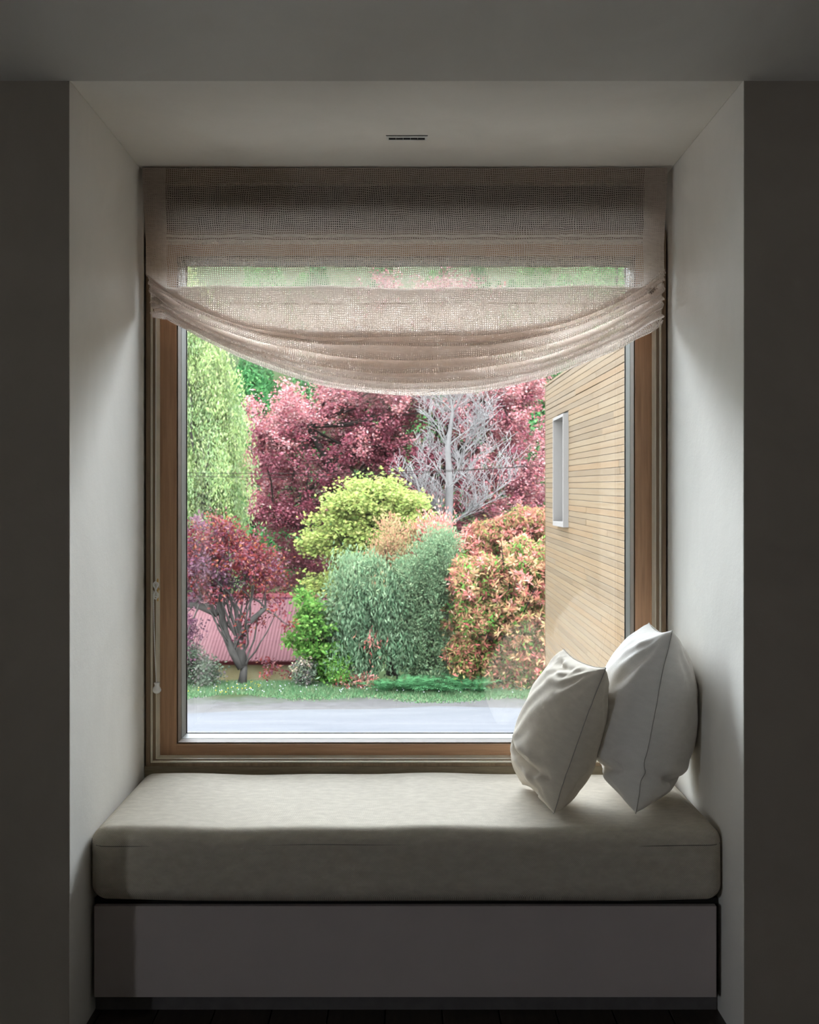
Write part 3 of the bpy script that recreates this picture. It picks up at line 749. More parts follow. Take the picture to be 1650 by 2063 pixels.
LM = dict(
    willow=leafmat('willow_leaves', [(162, 194, 116), (192, 216, 138), (214, 228, 158), (142, 180, 106), (228, 232, 184)], .5),
    willow2=leafmat('willow_shade_leaves', [(132, 168, 108), (160, 192, 128), (196, 212, 164)], .5),
    pink=leafmat('pink_beech_leaves', [(206, 116, 124), (232, 158, 160), (180, 90, 102), (244, 206, 206), (214, 120, 108)], .35),  # pink and maroon sets mix leaf colour with painted light and shade
    maroon=leafmat('maroon_beech_leaves', [(150, 70, 88), (182, 100, 116), (122, 54, 70), (208, 146, 156), (164, 74, 78)], .35),
    dkmaroon=leafmat('dark_maroon_leaves', [(114, 52, 62), (144, 74, 84), (92, 42, 54), (180, 122, 128)], .35),
    lime=leafmat('lime_leaves', [(186, 206, 104), (206, 220, 134), (160, 188, 94), (214, 210, 128), (140, 174, 92)], .45),
    plum=leafmat('purple_plum_leaves', [(108, 44, 58), (136, 56, 60), (88, 44, 66), (168, 76, 58), (146, 104, 120), (176, 112, 66)], .35),
    plum2=leafmat('mauve_plum_leaves', [(114, 70, 92), (140, 98, 116), (98, 60, 80), (168, 134, 142)], .35),
    sage=leafmat('sage_green_leaves', [(140, 170, 126), (112, 146, 108), (172, 192, 148), (96, 132, 100)], .35),
    teal=leafmat('blue_green_leaves', [(118, 152, 114), (92, 128, 94), (160, 186, 148), (74, 108, 80)], .35),
    peach=leafmat('peach_tip_leaves', [(214, 170, 134), (186, 176, 122), (226, 150, 128), (150, 164, 108)], .4),
    green=leafmat('fresh_green_leaves', [(104, 166, 72), (140, 194, 92), (80, 140, 62), (168, 206, 110)], .45),
    coral=leafmat('coral_red_leaves', [(240, 132, 126), (246, 164, 152), (224, 108, 106), (250, 206, 192), (232, 146, 120)], .4),
    orange=leafmat('peach_orange_leaves', [(240, 176, 138), (226, 188, 140), (240, 146, 126), (200, 190, 120), (248, 206, 176)], .4),
    mixed=leafmat('red_and_green_leaves', [(110, 154, 76), (226, 120, 118), (88, 130, 66), (236, 146, 134), (150, 184, 96)], .4),
    fern=leafmat('fern_fronds', [(84, 148, 96), (118, 182, 122), (62, 118, 76)], .4),
    forest=leafmat('forest_green', [(98, 156, 88), (126, 182, 108), (74, 130, 78), (152, 200, 128)], .3),
    forest2=leafmat('dark_forest_green', [(74, 134, 78), (94, 158, 92), (58, 112, 70), (122, 178, 110)], .3),
    blossom=leafmat('pale_blossom', [(226, 200, 190), (196, 206, 160), (226, 170, 160)], .3),
    dusty=leafmat('dusty_shrub_leaves', [(104, 124, 100), (134, 146, 124), (86, 104, 86), (150, 130, 132)], .3),
)
lowg = -4.2
plant('willow_tree', 'tall pale yellow-green drooping tree at the left edge of the view', 'tree', P(400, 1330, 31) * [1, 1, 0] + [0, 0, lowg], 31, 1.3,
      [(395, 760, 50, 100, 100, (0, 0, 1)), (430, 880, 56, 100, 110, (0, 0, 1)), (405, 1010, 80, 100, 120, (0, 1)), (455, 960, 38, 80, 50, (0, 0, 1)), (360, 900, 60, 250, 90, (0, 1)), (400, 1130, 90, 90, 60, 1), (380, 660, 40, 80, 60, (0, 1)), (468, 860, 14, 14, 6, 0), (450, 760, 10, 30, 6, 0)],
      [LM['willow'], LM['willow2']], BK_grey, 11, .11, .040, 150, .13, (1, 1, 1.2), 'droop', tr=.22, ground=lowg, nb=24, line=(.9, (0, 0, -1.4)))
Yb_ = 36
bp = P(790, 1300, Yb_); bp[2] = lowg
beech_trunk = [[bp, P(795, 1180, Yb_), P(800, 1060, Yb_), P(780, 920, Yb_), P(760, 780, Yb_)], [P(795, 1150, Yb_), P(700, 1000, Yb_ - .5), P(620, 860, Yb_ - 1)], [P(797, 1120, Yb_), P(900, 950, Yb_), P(1000, 800, Yb_)], [P(795, 1180, Yb_), P(660, 1090, Yb_ - 1), P(560, 1040, Yb_ - 1)]]
plant('copper_beech', 'huge copper-leaved tree with pink and maroon sprays filling the middle of the view', 'tree', bp, Yb_, 2.0,
      [(575, 866, 58, 44, 80, (0, 0, 1)), (528, 885, 24, 36, 34, (0, 0, 1)), (640, 838, 66, 46, 80, (0, 0, 1)), (588, 800, 14, 22, 10, 0), (512, 815, 8, 16, 5, 0), (550, 950, 60, 40, 60, (0, 1)), (640, 950, 90, 50, 80, (0, 1, 1)), (600, 1035, 96, 36, 90, (1, 2)), (650, 1120, 90, 40, 80, 2), (700, 800, 46, 36, 56, (0, 1)), (720, 900, 60, 50, 60, (0, 1)),
       (770, 850, 80, 80, 130, (1, 1, 2, 0)), (830, 960, 90, 80, 110, (1, 1, 2)), (790, 730, 110, 70, 110, (0, 1)), (880, 760, 120, 80, 110, (0, 1, 1)), (940, 900, 80, 100, 110, (0, 1, 1)), (1010, 830, 70, 70, 100, (0, 0, 1)), (1055, 930, 60, 80, 100, (0, 0, 1)), (1045, 780, 50, 40, 60, 0), (850, 620, 130, 60, 90, (0, 1)), (1000, 1010, 100, 50, 70, (0, 1)), (850, 1090, 120, 60, 70, 2), (520, 1010, 30, 24, 20, (0, 2)), (560, 1170, 50, 16, 16, 2)],
      [LM['pink'], LM['maroon'], LM['dkmaroon']], BK_dark, 21, .095, .058, 85, .10, (1.2, 1, .7), 'flat', trunk=beech_trunk, tr=.20, ground=lowg, shell=.2, nb=110, br=.03, line=(.85, (0, 0, .45)))

# pale leafless tree -------------------------------------------------
def bare_tree():
    rng = np.random.RandomState(5); Y = 30.5
    base = P(903, 1160, Y); base[2] = lowg
    root = empty('bare_tree', base); tag(root, 'leafless pale grey tree with fine upswept twigs before the red foliage', 'tree')
    mb = MB(); tw = MB(); count = [0]
    def grow(p, d, L_, r, lvl, target):
        n = 5; pts = [p]; rr = [r]
        for k in range(n):
            d = d + rng.normal(0, .16, 3) * [1, .7, .6]; d[2] += .035; d /= np.linalg.norm(d); p = p + d * L_ / n
            pts.append(p); rr.append(r * (1 - .55 * (k + 1) / n))
        (mb if lvl < 2 else tw).tube(pts, [max(x_, .0062) for x_ in rr], 6 if lvl < 2 else 4, False); count[0] += 1
        if lvl >= 4: return
        m = [0, 7, 6, 3][lvl] if lvl else 0
        for _ in range(m):
            k = rng.randint(1, n + 1); a = rng.uniform(-1, 1); q = d * .8 + np.array([rng.choice([-1, 1]) * rng.uniform(.35, .9), rng.uniform(-.6, .6), rng.uniform(.0, .55)])
            grow(pts[k], q / np.linalg.norm(q), L_ * rng.uniform(.45, .72), rr[k] * .55, lvl + 1, None)
    stem = [base, P(903, 1060, Y), P(906, 980, Y), P(902, 900, Y), P(912, 830, Y), P(905, 780, Y)]
    mb.tube(stem, [.14, .12, .10, .07, .045, .018], 10)
    starts = [(1, -.8, .9, 1.5), (1, .75, .8, 1.7), (2, -.7, .7, 1.1), (2, .55, 1.0, 1.6), (2, .9, .6, 1.2), (3, -.75, .8, 1.0), (3, .7, .9, 1.2), (3, -.3, 1, 1.1), (4, .5, 1, 1.0), (4, -.6, .9, .95), (4, 0.1, 1, .8), (5, .3, 1, .6), (5, -.3, 1, .6), (1, 1.1, .5, 1.6), (1, -.45, 1, 1.1)]
    for i, dx, dz, L_ in starts:
        d = np.array([dx, rng.uniform(-.4, .4), dz]); grow(np.array(stem[i]), d / np.linalg.norm(d), L_ * .92, .028, 1, None)
    # separate slanting stem on its left
    mb.tube([P(868, 1075, Y - .3), P(850, 1010, Y - .3), P(838, 965, Y - .3), P(826, 935, Y - .3)], [.04, .035, .028, .015], 6)
    mb.build('trunk', bark('weathered_grey_bark', (.30, .285, .27), (.48, .45, .44)), root, True)
    t = tw.build('twigs', BK_pale, root, True); t['kind'] = 'stuff'
    print('twigs', count)
bare_tree()

bp = P(745, 1330, 28.5); bp[2] = lowg
plant('lime_green_maple', 'bright yellow-green tree in tiers in front of the copper tree', 'tree', bp, 28.5, .9,
      [(760, 1010, 90, 34, 60, 0), (700, 1040, 66, 34, 45, 0), (820, 1025, 46, 30, 30, 0), (680, 1085, 62, 26, 40, 0), (760, 1085, 80, 34, 50, 0), (720, 1130, 60, 24, 30, 0), (655, 1178, 34, 12, 14, 0), (745, 985, 60, 18, 24, 0), (700, 1180, 40, 30, 20, 0)],
      [LM['lime']], BK_dark, 31, .10, .065, 60, .11, (1.3, 1, .5), 'flat', line=(.5, (0, 0, .1)), trunk=[[bp, P(745, 1180, 28.5), P(750, 1080, 28.5), P(755, 1020, 28.5)]], tr=.08, ground=lowg, nb=50)

Yp = 24.7
pb = P(487, 1383, Yp); pb[2] = GZ - .02
plant('purple_plum_tree', 'small purple-leaved tree with a forked grey trunk in front of the shed', 'tree', pb, Yp, .8,
      [(430, 1085, 56, 40, 48, (0, 0, 1)), (395, 1130, 50, 70, 46, (0, 1)), (480, 1110, 50, 40, 44, 0), (520, 1140, 40, 36, 30, 0), (455, 1150, 80, 34, 50, (0, 1)), (390, 1220, 30, 50, 18, 1), (545, 1170, 26, 22, 12, 0), (460, 1195, 50, 20, 14, 0), (560, 1240, 34, 40, 5, 0), (500, 1265, 50, 30, 4, 0), (380, 1290, 20, 30, 8, 1), (545, 1350, 50, 14, 4, 0)],
      [LM['plum'], LM['plum2']], BK_grey, 41, .075, .045, 50, .09, (1, 1, .8), 'rand', line=(.35, (0, 0, .3)),
      trunk=[[pb, P(492, 1345, Yp), P(488, 1322, Yp)], [P(488, 1345, Yp), P(470, 1315, Yp), P(455, 1280, Yp), P(445, 1235, Yp), P(437, 1190, Yp), P(442, 1160, Yp)], [P(490, 1340, Yp), P(484, 1300, Yp), P(481, 1260, Yp), P(474, 1220, Yp)],
             [P(438, 1215, Yp), P(415, 1180, Yp), P(375, 1165, Yp)], [P(440, 1235, Yp), P(400, 1220, Yp), P(360, 1218, Yp)], [P(481, 1285, Yp), P(500, 1255, Yp), P(535, 1225, Yp)]], tr=.105, nb=46, br=.018)

plant('fresh_green_shrub', 'bright green broad-leaved shrub beside the pink shed roof', 'shrub', P(640, 1383, 24.9) * [1, 1, 0] + [0, 0, GZ - .1], 24.9, .5,
      [(640, 1240, 36, 34, 26, 0), (625, 1290, 32, 40, 28, 0), (665, 1300, 44, 52, 40, 0), (610, 1200, 8, 10, 3, 0), (650, 1345, 40, 26, 22, 0), (690, 1230, 36, 44, 20, 1), (700, 1300, 30, 50, 14, 1)],
      [LM['green'], LM['sage']], BK_dark, 51, .10, .06, 60, .12, (1, 1, .7), 'rand', tr=.04, ground=GZ - .1, nb=24)
plant('blue_green_shrub', 'large blue-green narrow-leaved shrub in the middle of the hedge', 'shrub', P(745, 1385, 24.6) * [1, 1, 0] + [0, 0, GZ - .02], 24.7, .6,
      [(740, 1170, 50, 50, 50, 1), (735, 1240, 52, 60, 60, 0), (780, 1230, 44, 70, 50, 0), (720, 1310, 40, 60, 46, 0), (790, 1300, 46, 40, 26, 0), (715, 1160, 30, 40, 22, 1), (760, 1180, 14, 14, 6, 2), (750, 1290, 12, 20, 5, 3)],
      [LM['teal'], LM['sage'], LM['peach'], LM['coral']], BK_dark, 61, .11, .030, 95, .14, (1, 1, 1.1), 'droop', tr=.05, nb=24)
plant('grey_green_shrub', 'tall soft grey-green bushy shrub left of the red-leaved hedge', 'shrub', P(860, 1385, 24.9) * [1, 1, 0] + [0, 0, GZ - .1], 24.9, .6,
      [(880, 1120, 34, 50, 46, 0), (870, 1180, 44, 60, 66, 0), (840, 1230, 52, 60, 76, 0), (860, 1310, 50, 60, 50, 0), (825, 1160, 34, 50, 36, 0), (880, 1360, 40, 26, 20, 0)],
      [LM['sage'], LM['teal']], BK_dark, 71, .075, .026, 110, .12, (1, 1, 1.2), 'up', tr=.05, ground=GZ - .1, nb=20)
plant('peach_tipped_shrub', 'airy shrub with peach-tinted tips rising behind the grey-green shrub', 'shrub', P(800, 1385, 26) * [1, 1, 0] + [0, 0, lowg], 26, .5,
      [(795, 1105, 34, 46, 46, 0), (770, 1145, 36, 40, 34, 0), (880, 1070, 44, 22, 26, 1), (820, 1160, 36, 40, 26, 0), (850, 1085, 34, 22, 14, 0)],
      [LM['peach'], LM['coral']], BK_dark, 81, .085, .034, 60, .12, (.9, .9, 1.2), 'up', tr=.04, ground=lowg, nb=30)

def whorls(name, label, Y, dY, blobs, mats, seed, base, per=14, Ln=.13, Wd=.038, inner=None):
    """photinia: shoots ending in rosettes of long leaves over a green core"""
    rng = np.random.RandomState(seed); root = empty(name, base); tag(root, label, 'shrub')
    Vs = []; Fs = []; Ms = []; nv = 0; tips = []
    for bl in blobs:
        cs = blob_points(bl[:4] + tuple(bl[6:7]), bl[4], Y, dY, rng, 1.2); cs = cs[cs[:, 2] > base[2] + .1]; tips.append(cs)
        ctr = P(bl[0], bl[1], Y + (bl[6] if len(bl) > 6 else 0)); ax = cs - ctr; ax /= np.linalg.norm(ax, axis=1, keepdims=True) + 1e-9; ax = ax * .8 + [0, -.3, .7]; ax /= np.linalg.norm(ax, axis=1, keepdims=True)
        a = np.repeat(ax, per, 0); r = rng.normal(size=(len(a), 3)); r -= a * (r * a).sum(1, keepdims=True); r /= np.linalg.norm(r, axis=1, keepdims=True)
        d = a * rng.uniform(.1, 1.0, (len(a), 1)) + r; d /= np.linalg.norm(d, axis=1, keepdims=True)
        c = np.repeat(cs, per, 0) + d * Ln * .5 - a * rng.uniform(0, .14, (len(a), 1))
        v_, f_ = leaf_quads(c, d, Ln, Wd, rng); Vs.append(v_); Fs.append(f_ + nv); nv += len(v_); Ms.append(np.full(len(f_), bl[5]) if isinstance(bl[5], int) else np.repeat(rng.choice(bl[5], len(cs)), per))
        # older leaves deeper in the bush
        k = bl[4] * 26; c2 = blob_points((bl[0], bl[1], bl[2] * .9, bl[3] * .9) + tuple(bl[6:7]), k, Y, dY * .9, rng, .2); c2 = c2[c2[:, 2] > base[2] + .05]
        v_, f_ = leaf_quads(c2, rng.normal(size=c2.shape) + [0, 0, -.3], Ln * .9, Wd * 1.15, rng); Vs.append(v_); Fs.append(f_ + nv); nv += len(v_); Ms.append(rng.choice([2, 3, 3, 3, 1] if len(mats) > 2 else [1], len(f_)))
    fo = mesh_np('foliage', np.concatenate(Vs), np.concatenate(Fs), mats, root, False, None, np.concatenate(Ms)); fo['kind'] = 'stuff'
    mb = MB(); tips = np.concatenate(tips); b0 = np.array(base, float)
    mb.tube([b0, b0 + [0, 0, .9]], [.07, .05], 8)
    branches(mb, b0, tips[rng.choice(len(tips), 40, False)], .035, rng, fork=[b0 + [0, 0, .3], b0 + [0, 0, .7], b0 + [0, 0, .9]])
    mb.build('trunk', BK_dark, root, True)
whorls('photinia_shrub', 'big rounded shrub with peach and coral young leaves before the timber wall', 24.6, .9,
       [(985, 1190, 70, 70, 190, (1, 1, 0)), (1060, 1150, 62, 66, 190, (1, 1, 0)), (960, 1250, 62, 60, 150, 3), (1040, 1240, 80, 66, 210, 1), (960, 1320, 66, 62, 150, 3), (1040, 1330, 84, 66, 190, 3), (930, 1170, 32, 46, 60, (0, 1)), (1110, 1250, 50, 120, 120, (1, 1, 0)), (1085, 1340, 40, 50, 60, 0)],
       [LM['coral'], LM['orange'], LM['green'], LM['mixed']], 91, P(1010, 1385, 24.7) * [1, 1, 0] + [0, 0, GZ - .05])
whorls('photinia_shrub', 'coral-red leaved shrub rising behind the peach coloured one', 26.4, .8,
       [(1010, 1080, 70, 40, 130, 0), (1070, 1060, 60, 40, 130, 0), (950, 1110, 46, 34, 80, 0), (1100, 1110, 60, 50, 90, 0)],
       [LM['coral'], LM['mixed']], 92, P(1030, 1385, 26.4) * [1, 1, 0] + [0, 0, lowg])
plant('low_shrub', 'dusty grey-green shrub at the foot of the purple tree, left of its trunk', 'shrub', P(395, 1392, 24.5) * [1, 1, 0] + [0, 0, GZ], 24.5, .4,
      [(385, 1345, 34, 34, 34, 0), (415, 1365, 22, 20, 16, 0), (365, 1310, 30, 40, 20, 0)], [LM['dusty']], BK_dark, 101, .07, .04, 70, .10, tr=.02, nb=12)
plant('low_shrub', 'small blossoming shrub at the foot of the shed wall', 'shrub', P(612, 1384, 24.4) * [1, 1, 0] + [0, 0, GZ], 24.4, .25,
      [(612, 1355, 22, 24, 26, 0), (612, 1345, 20, 18, 8, 1)], [LM['dusty'], LM['blossom']], BK_dark, 102, .06, .035, 50, .08, tr=.015, nb=10)
plant('low_shrub', 'small pink-tinged shrub right of the blossoming one under the hedge', 'shrub', P(690, 1386, 24.3) * [1, 1, 0] + [0, 0, GZ], 24.3, .25,
      [(685, 1355, 24, 26, 26, 0), (715, 1372, 26, 14, 12, 1), (740, 1376, 24, 12, 10, 1)], [LM['green'], LM['coral']], BK_dark, 103, .06, .035, 50, .08, tr=.015, nb=10)

def fern(px, py, Y, R, label, seed):
    rng = np.random.RandomState(seed); b0 = P(px, py, Y); b0[2] = GZ - .01
    root = empty('fern', b0); tag(root, label, 'fern', None)
    for k in range(16):
        an = rng.uniform(0, 2 * math.pi); el = rng.uniform(.75, 1.35); Ln = R * rng.uniform(.7, 1.1); V = []; Fq = []
        h = np.array([math.cos(an), math.sin(an), 0]); sd = np.array([-math.sin(an), math.cos(an), 0]); n = 20; pr = None
        for i in range(n + 1):
            s = i / n; p = b0 + h * Ln * (s * math.cos(el) + .35 * s * s) + np.array([0, 0, Ln * (math.sin(el) * s - .48 * s * s)])
            if pr is not None:
                wl = .24 * Ln * math.sin(math.pi * min(1, s * .85 + .12)) ** .8; st = p - pr
                for sg in (-1, 1):
                    q = len(V); tip = p + sd * sg * wl + st * 1.6 + np.array([0, 0, -.15 * wl + rng.normal(0, .01)]); V += [pr, pr + (tip - pr) * .5 + st * .32, tip, pr + (tip - pr) * .5 - st * .32]; Fq.append((q, q + 1, q + 2, q + 3))
            pr = p
        mesh_np('frond', V, Fq, LM['fern'], root, False)
for i, (px, py, R, lb) in enumerate([(778, 1386, .50, 'green fern left of the fern clumps under the blue-green shrub'), (812, 1388, .55, 'green fern under the gap between the two tall green shrubs'), (850, 1389, .48, 'green fern below the grey-green shrub'),
                                     (888, 1390, .50, 'green fern at the left foot of the red-leaved hedge'), (930, 1391, .58, 'broad green fern at the foot of the red-leaved hedge'), (965, 1391, .5, 'rightmost green fern before the corner of the hedge')]):
    fern(px, py, 23.9 - .08 * (i % 2), R * 1.35, lb, 200 + i)

# grass and small flowers on the verge -------------------------------
rng = np.random.RandomState(7)
n_ = 60000
gx = rng.uniform(-6.5, 5.5, n_); gy = 22.6 + 2.5 * rng.uniform(0, 1, n_) ** .75
keep = (gy + .9 * np.sin(gx * .8 + 1) * .35 + .3 * np.sin(gx * 2.3)) > 22.9 + .5 * rng.uniform(0, 1, n_); gx = gx[keep]; gy = gy[keep]; n_ = len(gx)
gzv = GZ - 1.5 * (lambda d: d * d * (3 - 2 * d))(np.clip((gy - 24.9) / 1.8, 0, 1))
hh = rng.uniform(.03, .09, n_) * np.clip((gy - 22.3) / 1.6, .4, 1.3); ax = rng.uniform(-.03, .03, n_)
V = np.stack([np.stack([gx - .012, gy, gzv], -1), np.stack([gx + .012, gy, gzv], -1), np.stack([gx + ax, gy + rng.uniform(-.03, .03, n_), gzv + hh], -1)], 1).reshape(-1, 3)
tag(mesh_np('grass', V, np.arange(n_ * 3).reshape(-1, 3), leafmat('grass_blades', [(116, 170, 116), (146, 192, 134), (98, 154, 106), (196, 206, 160)], .3, .14), None, False),
    'short green grass growing on the verge beyond the road', 'grass', kind='stuff')
for nm, cnt, cols, lab in (('daisies', 150, [(240, 240, 240), (225, 230, 235)], 'scattered tiny white daisies in the verge grass'), ('dandelions', 40, [(240, 215, 60), (230, 200, 40)], 'scattered tiny yellow dandelions in the verge grass')):
    fx = rng.uniform(-5, 3.2, cnt) if nm == 'daisies' else rng.uniform(-4.8, -3, cnt); fy = rng.uniform(23.4, 24.8, cnt); V = []; Fq = []
    for a, b_ in zip(fx, fy):
        q = len(V); r = .012; V += [(a + r * math.cos(t), b_ - .01 + r * .5 * math.sin(t), GZ + .085 + r * .8 * math.sin(t)) for t in np.linspace(0, 2 * math.pi, 7)[:-1]]; Fq.append(tuple(range(q, q + 6)))
    tag(mesh_np(nm, V, Fq, leafmat(nm + '_petals', cols, .2, .14), None, False), lab, 'flowers', kind='stuff')

# forest on the hillside ----------------------------------------------
def forest():
    rng = np.random.RandomState(77); protos = []
    for kind in range(6):
        H = [9, 11, 8.5, 10, 12, 9.5][kind]; dark = kind % 2
        root = empty(['broadleaf_tree', 'conifer_tree'][dark], (0, 0, 0)); n = 5600
        t = rng.uniform(.08, 1, n); prof = (np.sin(np.clip(t, 0, 1) * math.pi * .92 + .15) ** .8 * .24 * H if not dark else (1 - t) ** .75 * .24 * H + .1)
        an = rng.uniform(0, 2 * math.pi, n); lob = 1 + .25 * np.sin(an * 3 + t * 9) + .12 * np.sin(an * 7 + t * 23); rr = prof * lob * rng.uniform(.55, 1, n) ** .5
        c = np.stack([rr * np.cos(an), rr * np.sin(an), t * H + .5], -1)
        v_, f_ = leaf_quads(c, rng.normal(size=(n, 3)) * [.6, .6, .5] + [0, 0, (.9 if not dark else -.5)], .36, .16, rng)
        f = mesh_np('foliage', v_, f_, LM[['forest', 'forest2'][dark]], root, False); f['kind'] = 'stuff'
        mb = MB().tube([(0, 0, -.6), (0, 0, H * .5), (0, 0, H * .95)], [.2, .12, .03], 6)
        mb.build('trunk', BK_dark, root, True); protos.append(root)
    used = set(); lbl = ['rounded light green hillside tree', 'pointed dark green hillside tree']
    ordn = ['first', 'second', 'third', 'fourth', 'fifth', 'sixth', 'seventh', 'eighth', 'ninth', 'tenth', 'eleventh', 'twelfth', 'thirteenth', 'fourteenth']
    rows_ = dict(zip((52, 60, 69, 79, 90, 102), ('nearest', 'second', 'third', 'fourth', 'fifth', 'farthest')))
    for Y, step in ((52, 3.1), (60, 3.4), (69, 3.8), (79, 4.2), (90, 4.6), (102, 5.0)):
        x = -(480 / F) * Y - 2; xe = (500 / F) * Y; c_ = 0
        while x < xe:
            k = rng.randint(6); yy = Y + rng.uniform(-2.5, 2.5); xx = x + rng.uniform(-.8, .8); z = lowg + max(0, yy - 46) * .33 + min(1, max(0, (yy - 50) / 20)) * (1.2 * math.sin(xx * .11) + .8 * math.sin(xx * .27 + yy * .1)) - .1
            if k not in used: r = protos[k]; used.add(k)
            else:
                r = protos[k].copy(); COL.objects.link(r)
                for ch in protos[k].children:
                    c = ch.copy(); COL.objects.link(c); c.parent = r
            r.location = (xx, yy, z); r.rotation_euler = (0, 0, rng.uniform(0, 6.28)); s = rng.uniform(.7, .95); r.scale = (s, s, s)
            tag(r, '%s, %s from the left in the %s row' % (lbl[k % 2], ordn[c_], rows_[Y]), 'tree', ['light green trees on the hillside', 'dark green trees on the hillside'][k % 2]); c_ += 1
            x += step
forest()

# shed with the pink-red corrugated roof -------------------------------
sx0, sx1 = -7.6, -1.75
shed = empty('shed', ((sx0 + sx1) / 2, 27.2, lowg)); tag(shed, 'low shed with a faded red corrugated roof and ochre wall beyond the purple tree', 'shed')
e0, r0 = P(0, 1331, 26.7), P(0, 1199, 29.8)
nrib = int((sx1 - sx0) / .0785); xs = np.linspace(sx0, sx1, nrib * 8 + 1); wv = .010 * np.cos((xs - sx0) / .0785 * 2 * math.pi)
V = []; 
for (yy, zz) in ((26.7, e0[2]), (29.8, r0[2])): V += [(a, yy - h * .4, zz + h) for a, h in zip(xs, wv)]
for (yy, zz) in ((26.7, e0[2]), (29.8, r0[2])): V += [(a, yy - h * .4, zz + h - .006) for a, h in zip(xs, wv)]
m = len(xs); Fq = [(i, i + 1, m + i + 1, m + i) for i in range(m - 1)] + [(2 * m + i + 1, 2 * m + i, 3 * m + i, 3 * m + i + 1) for i in range(m - 1)] + [(i + 1, i, 2 * m + i, 2 * m + i + 1) for i in range(m - 1)]
rfm = plain('faded_red_roof_paint', tuple(a * .42 * KX for a in lin((255, 178, 186))), .6, .03, nz=.06, scale=3)
mesh_np('roof', V, Fq, rfm, shed, True)
V2 = [(a, 29.8 + (29.8 - y_), z_) for (a, y_, z_) in [tuple(v_) for v_ in V]]
mesh_np('roof_back', V2, [f_[::-1] for f_ in Fq], rfm, shed, True)
MB().raw([(sx0 - .02, 29.62, r0[2] - .045), (sx1 + .02, 29.62, r0[2] - .045), (sx1 + .02, 29.8, r0[2] + .045), (sx0 - .02, 29.8, r0[2] + .045), (sx1 + .02, 29.98, r0[2] - .045), (sx0 - .02, 29.98, r0[2] - .045)], [(0, 1, 2, 3), (3, 2, 4, 5)]).build('ridge_cap', plain('ridge_paint', tuple(a * .42 * KX for a in lin((222, 100, 112))), .6, .03), shed)
MB().box(sx0, sx1, 26.62, 26.70, e0[2] - .085, e0[2] - .012).build('gutter', plain('dark_red_gutter', tuple(a * .3 * KX for a in lin((150, 50, 56))), .6, .03), shed)
n = N('ochre_render'); f = n.noise(3, 5, .6); om = n.done(n.bsdf(n.ramp(f, [(.3, tuple(a * 1.3 * KX for a in lin((226, 206, 150)))), (.75, tuple(a * 1.5 * KX for a in lin((246, 232, 186))))]), .9, .02, n.bump(n.noise(14, 4, .6, n.mapping((1, 1, 8))), .5, .02)))
MB().raw([(sx0 + .15, 26.95, lowg - .2), (sx1 - .15, 26.95, lowg - .2), (sx1 - .15, 32.6, lowg - .2), (sx0 + .15, 32.6, lowg - .2), (sx0 + .15, 26.95, e0[2] + .05), (sx1 - .15, 26.95, e0[2] + .05), (sx1 - .15, 32.6, e0[2] + .05), (sx0 + .15, 32.6, e0[2] + .05), (sx0 + .15, 29.8, r0[2] - .03), (sx1 - .15, 29.8, r0[2] - .03)],
         [(0, 1, 5, 4), (2, 3, 7, 6), (4, 5, 9, 8), (6, 7, 8, 9), (0, 4, 8, 7, 3), (1, 2, 6, 9, 5)]).build('wall', om, shed)

# overhead wires -------------------------------------------------------
for k, (a, b_, c) in enumerate((((300, 957), (800, 962), (1290, 915)), ((300, 951), (800, 950), (1290, 926)))):
    pts = [np.array(P(*a, 27.5)) * (1 - t) ** 2 + 2 * t * (1 - t) * (np.array(P(*b_, 27.5)) + [0, 0, -.15]) + np.array(P(*c, 27.5)) * t * t for t in np.linspace(-.6, 1.6, 40)]
    tag(MB().tube(pts, .007, 5).build('overhead_wire', BK_dark, None, True), ['lower thin dark wire crossing before the trees', 'upper thin dark wire crossing before the trees'][k], 'wire')

# ------------------------------------------------------------------ timber-clad wing
WX, WY0, WY1, SL = 1.9, 4.35, 15.62, .0085
zt10 = 2.775
def zt(Y): return zt10 + SL * (Y - 10)
wing = empty('timber_wing', (WX, 15.0, GZ)); tag(wing, 'projecting house wing clad in pale honey timber boards beyond the window on the right', 'building')
wy0, wy1 = 13.46, 14.40; wz1, wz0 = 2.285, .965
bm_ = MB(); XI = WX + .022
def slab(y0, y1, z0, z1, sl=False):
    bm_.raw([(XI, y0, z0), (XI + .25, y0, z0), (XI + .25, y1, z0), (XI, y1, z0), (XI, y0, z1 + (SL * (y0 - 10) if sl else 0)), (XI + .25, y0, z1 + (SL * (y0 - 10) if sl else 0)), (XI + .25, y1, z1 + (SL * (y1 - 10) if sl else 0)), (XI, y1, z1 + (SL * (y1 - 10) if sl else 0))],
            [(0, 3, 2, 1), (4, 5, 6, 7), (0, 1, 5, 4), (1, 2, 6, 5), (2, 3, 7, 6), (3, 0, 4, 7)])
slab(WY0, wy0, GZ, zt10 - .03, True); slab(wy1, WY1 - .01, GZ, zt10 - .03, True); slab(wy0, wy1, GZ, wz0); slab(wy0, wy1, wz1, zt10 - .03, True)
bm_.box(XI + .25, 6.5, WY1 - .3, WY1 - .01, GZ, 2.75).box(6.3, 6.5, WY0, WY1 - .3, GZ, 2.75).box(XI + .25, 6.3, WY0, WY1 - .3, 2.4, 2.6).box(XI + .25, 6.3, WY0, WY0 + .2, GZ, 2.6)
bm_.build('wall_core', M['dark'], wing)
B1, B2 = tuple(a * .58 * KX for a in lin((212, 180, 142))), tuple(a * .58 * KX for a in lin((242, 218, 186)))
clad = wood('honey_cladding', B1, B2, (9, .9, 16), .6, .7, .1, rnd=[(0, (.80, .78, .76)), (.25, (1, .93, .85)), (.5, (.92, .90, .88)), (.75, (1.0, .98, .92)), (1, (1, .88, .76))], spec=.02)
pitch = .0643
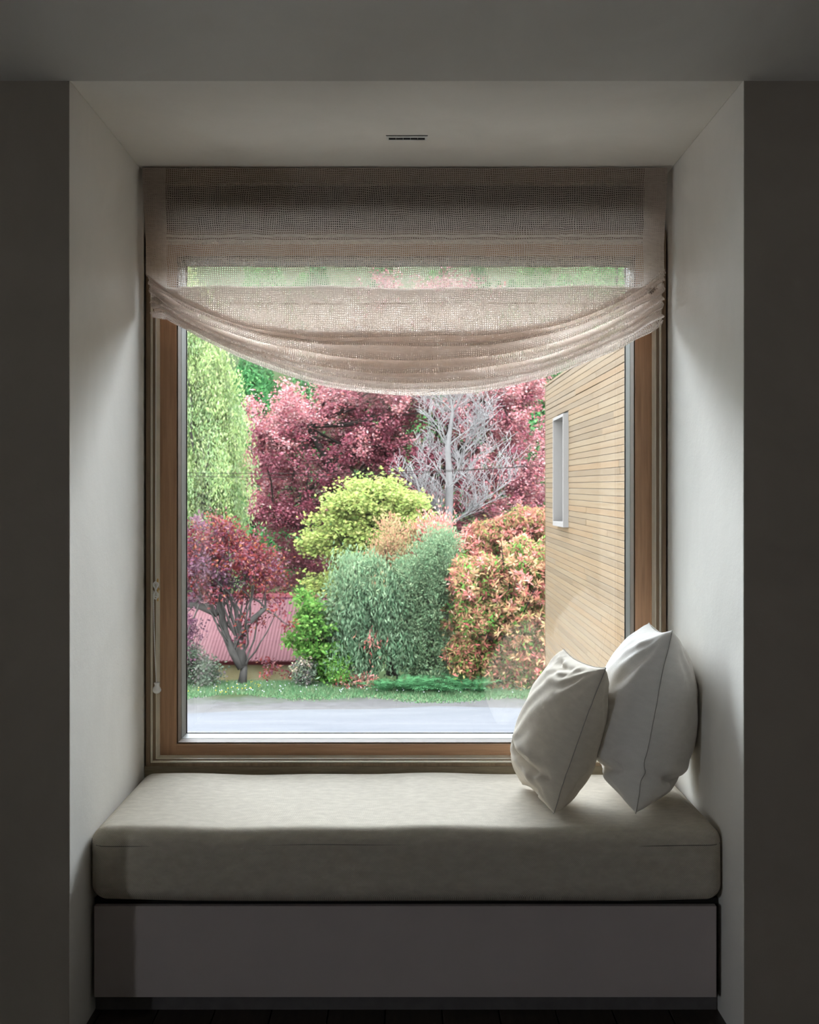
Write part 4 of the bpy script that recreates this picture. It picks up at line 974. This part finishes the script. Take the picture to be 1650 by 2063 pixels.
me_b = MB().box(0, .020, 0, 1, 0, .0600); bproto = me_b.build('board', clad, wing, bevel=.002, seg=1)
rng = np.random.RandomState(12); first = True; nb_ = 0; low = MB()
def board(y0, y1, z, dx=0.0, tilt=0.0):
    global first, nb_
    if first: o = bproto; first = False
    else: o = bproto.copy(); COL.objects.link(o)
    o.scale = (1, (y1 - y0 - .003), 1)
    # local space of the wing
    o.location = (WX + dx - wing.location.x, y0 - wing.location.y, z + SL * (y0 - 10) - wing.location.z); o.rotation_euler = (math.atan(SL) + tilt, 0, 0); nb_ += 1
k = 0; z = zt10 - .03
while z > GZ:
    z -= pitch
    if k == 4: z -= .004
    if z > -1.02:
        spans = [(WY0, WY1)]
        if z + pitch > wz0 - .02 and z < wz1 + .0: spans = [(WY0, wy0 + .004), (wy1 - .004, WY1)]
        for a, b_ in spans:
            y = a
            while y < b_ - .01:
                L_ = rng.uniform(2.2, 4.4) if y > a or True else 0
                if y == WY0: L_ = rng.uniform(4.5, 8)
                ye = y + L_
                if ye > b_ - .8: ye = b_
                board(y, ye, z, rng.uniform(-.0015, .0015), .0016 if (k == 4 and y > 8) else 0)
                y = ye
    else:
        low.box(WX, WX + .02, WY0, WY1, z, z + .06)
    k += 1
o = low.build('lower_boards', clad, wing); o['kind'] = 'stuff'
print('boards', nb_)
cap = MB(); za, zb = zt(WY0), zt(WY1)
cap.raw([(WX - .008, WY0, za - .028), (WX + .3, WY0, za - .028), (WX + .3, WY1, zb - .028), (WX - .008, WY1, zb - .028), (WX - .008, WY0, za), (WX + .3, WY0, za), (WX + .3, WY1, zb), (WX - .008, WY1, zb)], [(0, 3, 2, 1), (4, 5, 6, 7), (0, 1, 5, 4), (1, 2, 6, 5), (2, 3, 7, 6), (3, 0, 4, 7)])
cap.build('parapet_cap', clad, wing)
MB().box(WX - .004, WX + .03, WY1 - .0, WY1 + .03, GZ, zt(WY1) - .03).build('corner_trim', clad, wing)
# projecting steel window box
fm = plain('pale_grey_steel', tuple(a * .75 * KX for a in lin((222, 214, 208))), .6, .03, nz=.04)
fr = MB(); xo, xi = WX - .062, WX + .20; t = .035
fr.box(xo, xi, wy0, wy0 + t, wz0, wz1).box(xo, xi, wy1 - t, wy1, wz0, wz1).box(xo, xi, wy0 + t, wy1 - t, wz0, wz0 + t + .02).box(xo, xi, wy0 + t, wy1 - t, wz1 - t, wz1)
wf = fr.build('window_box', fm, wing, bevel=.002)
MB().box(xi - .03, xi - .02, wy0 + t, wy1 - t, wz0 + t + .02, wz1 - t).build('window_pane', glass('wing_glass', .25, (.3, .34, .36)), wf)
